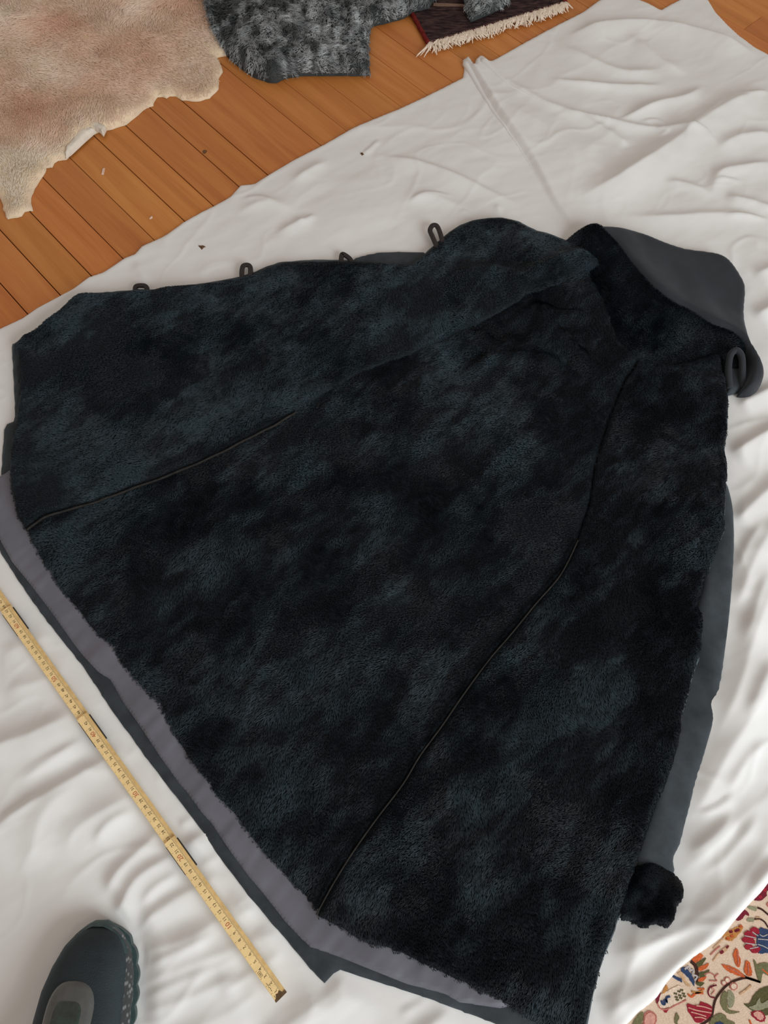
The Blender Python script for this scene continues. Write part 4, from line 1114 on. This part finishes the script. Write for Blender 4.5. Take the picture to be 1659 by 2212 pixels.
# ------------------------------------------------------------------ shoe
shoe = empty('sneaker'); tag(shoe, 'dark teal grey sneaker toe stepping on the sheet beside the ruler', 'shoe')
M_knit = plain('dark_teal_knit', (.022, .031, .036), .75, .25, noise=.2, nscale=30, bump=.9, bscale=700, sheen=.2, sheencol=(.6, .75, .85))
M_out = plain('teal_rubber', (.040, .072, .073), .5, .4, noise=.2, nscale=120)
def midsole_mat():
    m, N, L, B = mat('grey_diamond_midsole')
    tc = N.new('ShaderNodeTexCoord'); mp = N.new('ShaderNodeMapping'); mp.inputs['Rotation'].default_value = (0, 0, .6); mp.inputs['Scale'].default_value = (260, 160, 200)
    v = N.new('ShaderNodeTexVoronoi'); v.inputs['Scale'].default_value = 1.0
    r = N.new('ShaderNodeValToRGB'); e = r.color_ramp.elements
    e[0].position = .15; e[0].color = (.30, .31, .32, 1); e[1].position = .45; e[1].color = (.07, .075, .08, 1)
    L.new(tc.outputs['Object'], mp.inputs[0]); L.new(mp.outputs[0], v.inputs['Vector']); L.new(v.outputs['Distance'], r.inputs[0]); L.new(r.outputs[0], B.inputs['Base Color'])
    B.inputs['Roughness'].default_value = .5
    return m
M_mid = midsole_mat()
toe = P(219, 1994, .02); back = P(176, 2212, .03)
ax = back - toe; ax /= np.linalg.norm(ax)      # toe -> heel
lt = np.array([ax[1], -ax[0]])                 # towards the left of the photo
if lt[0] > 0: lt = -lt
def sp(s, w, z):
    q = toe + ax * s + lt * w
    return (q[0], q[1], z)
SL = .285
# half widths left (w>0) and right (w<0) of the axis, sole top and crown height along the length
S_  = np.array([0, .004, .012, .025, .045, .07, .10, .13, .16, .20, .24, .265, .280, .285])
WL_ = np.array([.006, .014, .024, .035, .045, .052, .054, .052, .047, .041, .038, .034, .022, .010])
WR_ = np.array([.006, .016, .028, .038, .045, .049, .050, .047, .042, .037, .036, .033, .022, .010])
HT_ = np.array([.026, .033, .042, .050, .056, .062, .070, .080, .092, .100, .104, .104, .098, .085])
def shoe_at(s):
    return np.interp(s, S_, WL_), np.interp(s, S_, WR_), np.interp(s, S_, HT_)
ss = np.concatenate([np.linspace(0, .03, 10), np.linspace(.036, SL - .02, 34), np.linspace(SL - .016, SL, 7)])
def section_surface(name, material, k0, k1, zb, grow=0.0, ns=26):
    V, F = [], []
    for s in ss:
        wl, wr, ht = shoe_at(s)
        for k in range(ns + 1):
            q = math.pi * k / ns
            c, si = math.cos(q), math.sin(q)
            w = (wl if c > 0 else wr * (1 - .13 * min(1, s / .06))) * (abs(c) ** .75) * (1 if c > 0 else -1) * (1 + grow)
            z = zb + (ht - zb) * (abs(si) ** .8)
            if s < .02: z = zb + (z - zb) * math.sqrt(max(0, 1 - (1 - s / .02) ** 2)) if s > 0 else zb
            V.append(sp(s, w, z))
    n = ns + 1
    for i in range(len(ss) - 1):
        for k in range(ns): F.append((i * n + k, i * n + k + 1, (i + 1) * n + k + 1, (i + 1) * n + k))
    return mesh_obj(name, V, F, material, shoe)
section_surface('upper', M_knit, 0, 1, .022)['label'] = 'dark teal grey knitted upper'
def sole_ring(name, material, z0, z1, gl, gr, scallop=0.0, n=150):
    left = [(s, shoe_at(s)[0] + gl) for s in np.linspace(0, SL, n)]
    right = [(s, -(shoe_at(s)[1] + gr)) for s in np.linspace(SL, 0, n)]
    ring = []
    for s, w in left + right:
        k = scallop * abs(math.sin(s * 150)) * (1 if w < 0 else .6)
        ring.append((s, w + (k if w > 0 else -k)))
    V = [sp(s, w, z1) for s, w in ring] + [sp(s, w * .97, z0) for s, w in ring]; m = len(ring)
    F = [tuple(range(m)), tuple(range(2 * m - 1, m - 1, -1))] + [(i, m + i, m + (i + 1) % m, (i + 1) % m) for i in range(m)]
    return mesh_obj(name, V, F, material, shoe, False)
zs = .0075
sole_ring('outsole', M_out, zs - .003, zs + .010, .0015, .0045, .0030)['label'] = 'teal rubber outsole with scalloped lugs'
sole_ring('midsole', M_mid, zs + .010, zs + .0195, .0008, .0026, .0010)['label'] = 'grey diamond-textured midsole'
# toe bumper
V, F = [], []
for j, (z, g) in enumerate(((.012, .0035), (.020, .0038), (.027, .0008), (.030, -.003))):
    for t in np.linspace(-1, 1, 25):
        s = .030 * abs(t) ** 1.6
        wl, wr, _ = shoe_at(s)
        w = (wl if t > 0 else -wr)
        V.append(sp(s - g * (1 - abs(t)), w + (g if t > 0 else -g) * abs(t), z))
for j in range(3):
    for k in range(24): F.append((j * 25 + k, j * 25 + k + 1, j * 25 + 26 + k, j * 25 + 25 + k))
mesh_obj('toe_bumper', V, F, M_out, shoe)['label'] = 'teal rubber bumper round the toe'
# grey tongue cap with a dark glossy window
M_cap = plain('smoky_grey_plastic', (.085, .09, .088), .3, .5, noise=.2, nscale=60, coat=.3)
M_win = plain('dark_green_gloss', (.010, .028, .022), .12, .6, noise=.6, nscale=120, coat=.6)
def dome(name, s0, w0, rs, rw, zoff, h, material, sq=2.6, parent=shoe):
    V, F = [], []
    R, K = 9, 36
    for r_ in range(R + 1):
        t = r_ / R
        for k in range(K):
            q = 2 * math.pi * k / K
            c, si = math.cos(q), math.sin(q)
            s = s0 + rs * t * (abs(c) ** (2 / sq)) * (1 if c > 0 else -1); w = w0 + rw * t * (abs(si) ** (2 / sq)) * (1 if si > 0 else -1)
            wl, wr, ht = shoe_at(max(s, 0))
            W = wl if w > 0 else wr
            zz = .022 + (ht - .022) * (max(0, 1 - (abs(w) / W) ** 2.67)) ** .4
            V.append(sp(s, w, zz + zoff + h * math.sqrt(max(0, 1 - t * t)) - (.003 if r_ == R else 0)))
    for r_ in range(R):
        for k in range(K):
            F.append((r_ * K + k, r_ * K + (k + 1) % K, (r_ + 1) * K + (k + 1) % K, (r_ + 1) * K + k))
    o = mesh_obj(name, V, F, material, parent); return o
capo = dome('tongue_cap', .090, .006, .036, .0285, .0005, .005, M_cap)
capo['label'] = 'smoky grey oval cap over the tongue'
wn = dome('window', .093, .006, .021, .018, .0045, .0022, M_win, 3.5, capo); wn['label'] = 'dark green glossy window'
# ankle opening
V, F = [], []
cen, K = .215, 32
for j in range(9):
    q = 2 * math.pi * j / 8
    for k in range(K):
        a = 2 * math.pi * k / K
        rs, rw = .056 + .007 * math.cos(q), .030 + .006 * math.cos(q)
        V.append(sp(cen + rs * math.cos(a), rw * math.sin(a), .100 + .007 * math.sin(q)))
for j in range(8):
    for k in range(K): F.append((j * K + k, j * K + (k + 1) % K, j * K + K + (k + 1) % K, j * K + K + k))
mesh_obj('ankle_collar', V, F, M_knit, shoe)

# ------------------------------------------------------------------ small litter
M_chip = plain('brown_leaf', (.12, .06, .03), .8, .2, noise=.3, nscale=300)
M_lint = plain('pale_lint', (.75, .55, .45), .8, .2)
def crumb(name, pts, z0, h, material):
    poly = PL(pts, z0); n = len(poly)
    c = poly.mean(0)
    V = [(*q, z0) for q in poly] + [(*(c + (q - c) * .7), z0 + h * (1 + .4 * math.sin(i * 2.1))) for i, q in enumerate(poly)]
    F = [tuple(range(n, 2 * n))] + [(i, (i + 1) % n, n + (i + 1) % n, n + i) for i in range(n)] + [tuple(range(n))[::-1]]
    return mesh_obj(name, V, F, material, None, False)
zc = float(sheet_z(*[np.array([v]) for v in P(436, 533, .004)])[0])
tag(crumb('leaf_crumb', [(428, 531), (434, 533), (438, 530), (445, 533), (440, 535), (436, 540), (433, 536)], zc, .002, M_chip), 'small brown crumb on sheet above the coat loops', 'crumb')
tag(crumb('lint', [(222, 363), (227, 363), (224, 378), (219, 377)], .0002, .0015, M_lint), 'pale sliver of lint on plank near pelt edge', 'lint')
tag(crumb('lint', [(322, 472), (329, 467), (330, 471), (324, 474)], .0002, .0012, M_lint), 'tiny pale lint speck on plank close to sheet edge', 'lint')
zc = float(sheet_z(*[np.array([v]) for v in P(782, 333, .004)])[0])
tag(crumb('thread_crumb', [(778, 331), (783, 330), (787, 334), (782, 336)], zc, .0015, M_chip), 'tiny dark speck on sheet between floor edge and coat', 'crumb')
kq = P(442, 328)
kn = mesh_obj('knot', [(kq[0] + .0045 * math.cos(a) * (1 + .15 * math.sin(3 * a)), kq[1] + .0055 * math.sin(a), .00008) for a in np.linspace(0, 6.28, 14, endpoint=False)], [tuple(range(14))], plain('dark_knot_wood', (.16, .07, .025), .5, .3, noise=.5, nscale=400), floor, False)
kn['label'] = 'small dark round knot in a board'
